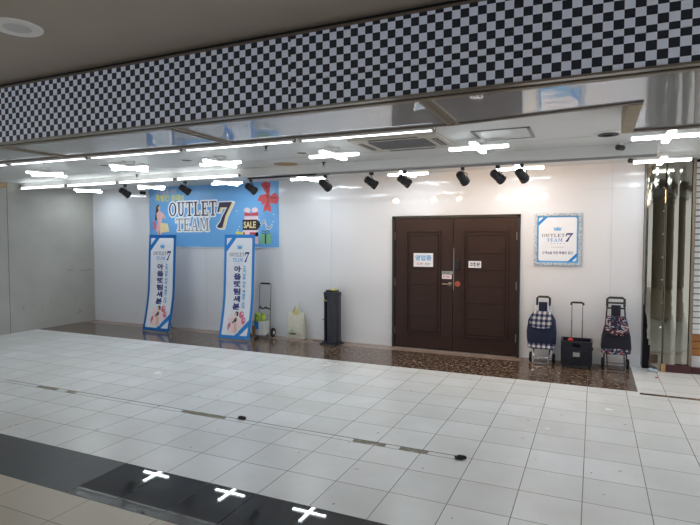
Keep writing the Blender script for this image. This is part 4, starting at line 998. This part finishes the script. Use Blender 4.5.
def make_sprinkler():
    r = empty('sprinkler')
    MB().lathe([(0.03, 0.0), (0.028, -0.008), (0.012, -0.012), (0.012, -0.04)], n=16).build('socket', 'black_metal', r, smooth=True)
    MB().lathe([(0.006, -0.04), (0.006, -0.055), (0.022, -0.058), (0.022, -0.061)], n=14).build('deflector', 'brushed_steel', r, smooth=True)
    return r
sp_ = make_sprinkler()
for i, (x, y, wh) in enumerate([(-6.61, 4.79, 'far left behind the tubes'), (-6.67, 6.42, 'just before the trunking above the wall banner'), (-3.31, 5.03, 'left of the air conditioner behind the tubes'), (-3.33, 6.45, 'just before the trunking near the black rail')]):
    o = sp_ if i == 0 else copy_tree(sp_); o.location = (x, y, CZ); tag(o, f'small dark ceiling sprinkler {wh}', 'sprinkler', 'ceiling sprinklers')
def small_camera(loc, rz, label):
    r = empty('security_camera', loc, rz); tag(r, label, 'camera')
    MB().cyl((0, 0, 0), (0, 0, -0.03), 0.025).build('mount', 'white_plastic', r, smooth=True)
    MB().lathe([(0.018, -0.05), (0.03, -0.045), (0.03, 0.035), (0.024, 0.045)], c=(0, 0, -0.055), axis='Y').build('camera_body', 'black_plastic', r, smooth=True)
    MB().lathe([(0.018, -0.0505), (0.012, -0.058)], c=(0, 0, -0.055), axis='Y').build('lens', 'unlit_lens', r, smooth=True)
small_camera((0.24, 6.46, CZ), math.radians(-40), 'little black camera on the ceiling before the right end of the trunking')
small_camera((0.42, 7.60, CZ), math.radians(-60), 'little black camera under the ceiling near the top of the chrome column')
wc = empty('wall_camera', (-8.22, WY, 2.64)); tag(wc, 'small dark camera on the wall at the banner top left corner', 'camera')
MB().box(-0.03, 0.03, -0.02, 0, -0.04, 0.04, 0.004).build('bracket', 'white_plastic', wc)
MB().lathe([(0.02, -0.12), (0.035, -0.115), (0.035, -0.02)], c=(-0.02, 0, 0.02), axis='Y').build('camera_body', 'black_plastic', wc, smooth=True)
MB().lathe([(0.02, -0.05), (0.025, -0.045), (0.025, -0.005)], c=(0.07, 0, -0.05), axis='Y').build('sensor', 'white_plastic', wc, smooth=True)
jb = empty('junction_box', (XL, 6.20, 2.665)); tag(jb, 'small tan box high on the left wall by the ceiling', 'box')
MB().box(0, 0.05, -0.07, 0.07, 0, 0.075, 0.006).build('box_body', 'tan_wood', jb)
MB().box(0.05, 0.056, -0.06, 0.06, 0.008, 0.067, 0.002).build('cover', 'tan_wood', jb)
cs = empty('ceiling_speaker', (-3.40, 2.30, 3.10)); tag(cs, 'round grey ceiling speaker in the dim corridor ceiling, top left', 'speaker')
MB().lathe([(0.150, 0.0), (0.150, -0.006), (0.142, -0.014), (0.128, -0.010)], n=40).build('rim', 'white_plastic', cs, smooth=True)
MB().lathe([(0.128, -0.008), (0.06, -0.011)], n=40).build('speaker_grille', 'speaker_mesh', cs, smooth=True)

# ------------------------------------------------------------------ bits on the floor
def lump(name, loc, sx, sy, sz, m, label, cat, seed):
    random.seed(seed); b = MB()
    for k in range(5):
        r_ = bmesh.ops.create_icosphere(b.bm, subdivisions=2, radius=1, matrix=Matrix.Translation((random.uniform(-.5,.5)*sx, random.uniform(-.4,.4)*sy, sz*random.uniform(.3,.6))) @ Matrix.Diagonal((sx*random.uniform(.3,.55), sy*random.uniform(.3,.6), sz*random.uniform(.35,.6), 1)))
        for v in r_['verts']: v.co = Vector((v.co.x + random.uniform(-.1,.1)*sx, v.co.y + random.uniform(-.1,.1)*sy, max(0.0, v.co.z + random.uniform(-.15,.15)*sz)))
    o = b.build(name, m, None, loc=loc); tag(o, label, cat); return o
lump('cable_stub', (-3.05, 4.20, 0.0), 0.06, 0.03, 0.035, 'debris_dark', 'dark cable stub sticking out of the floor channel, middle of the hall', 'cable', 3)
lump('cable_stub', (-0.93, 4.14, 0.0), 0.06, 0.035, 0.03, 'debris_dark', 'dark cable stub at the right end of the floor channel', 'cable', 5)
lump('crumpled_paper', (0.745, 7.955, 0.0), 0.09, 0.05, 0.05, 'paper_crumple', 'crumpled pale blue scrap on the floor at the torn column foot', 'litter', 9)
lump('floor_scrap', (0.74, 7.62, 0.0), 0.03, 0.02, 0.012, 'red_sticker', 'tiny red brown scrap on white tiles before the chrome column', 'litter', 11)
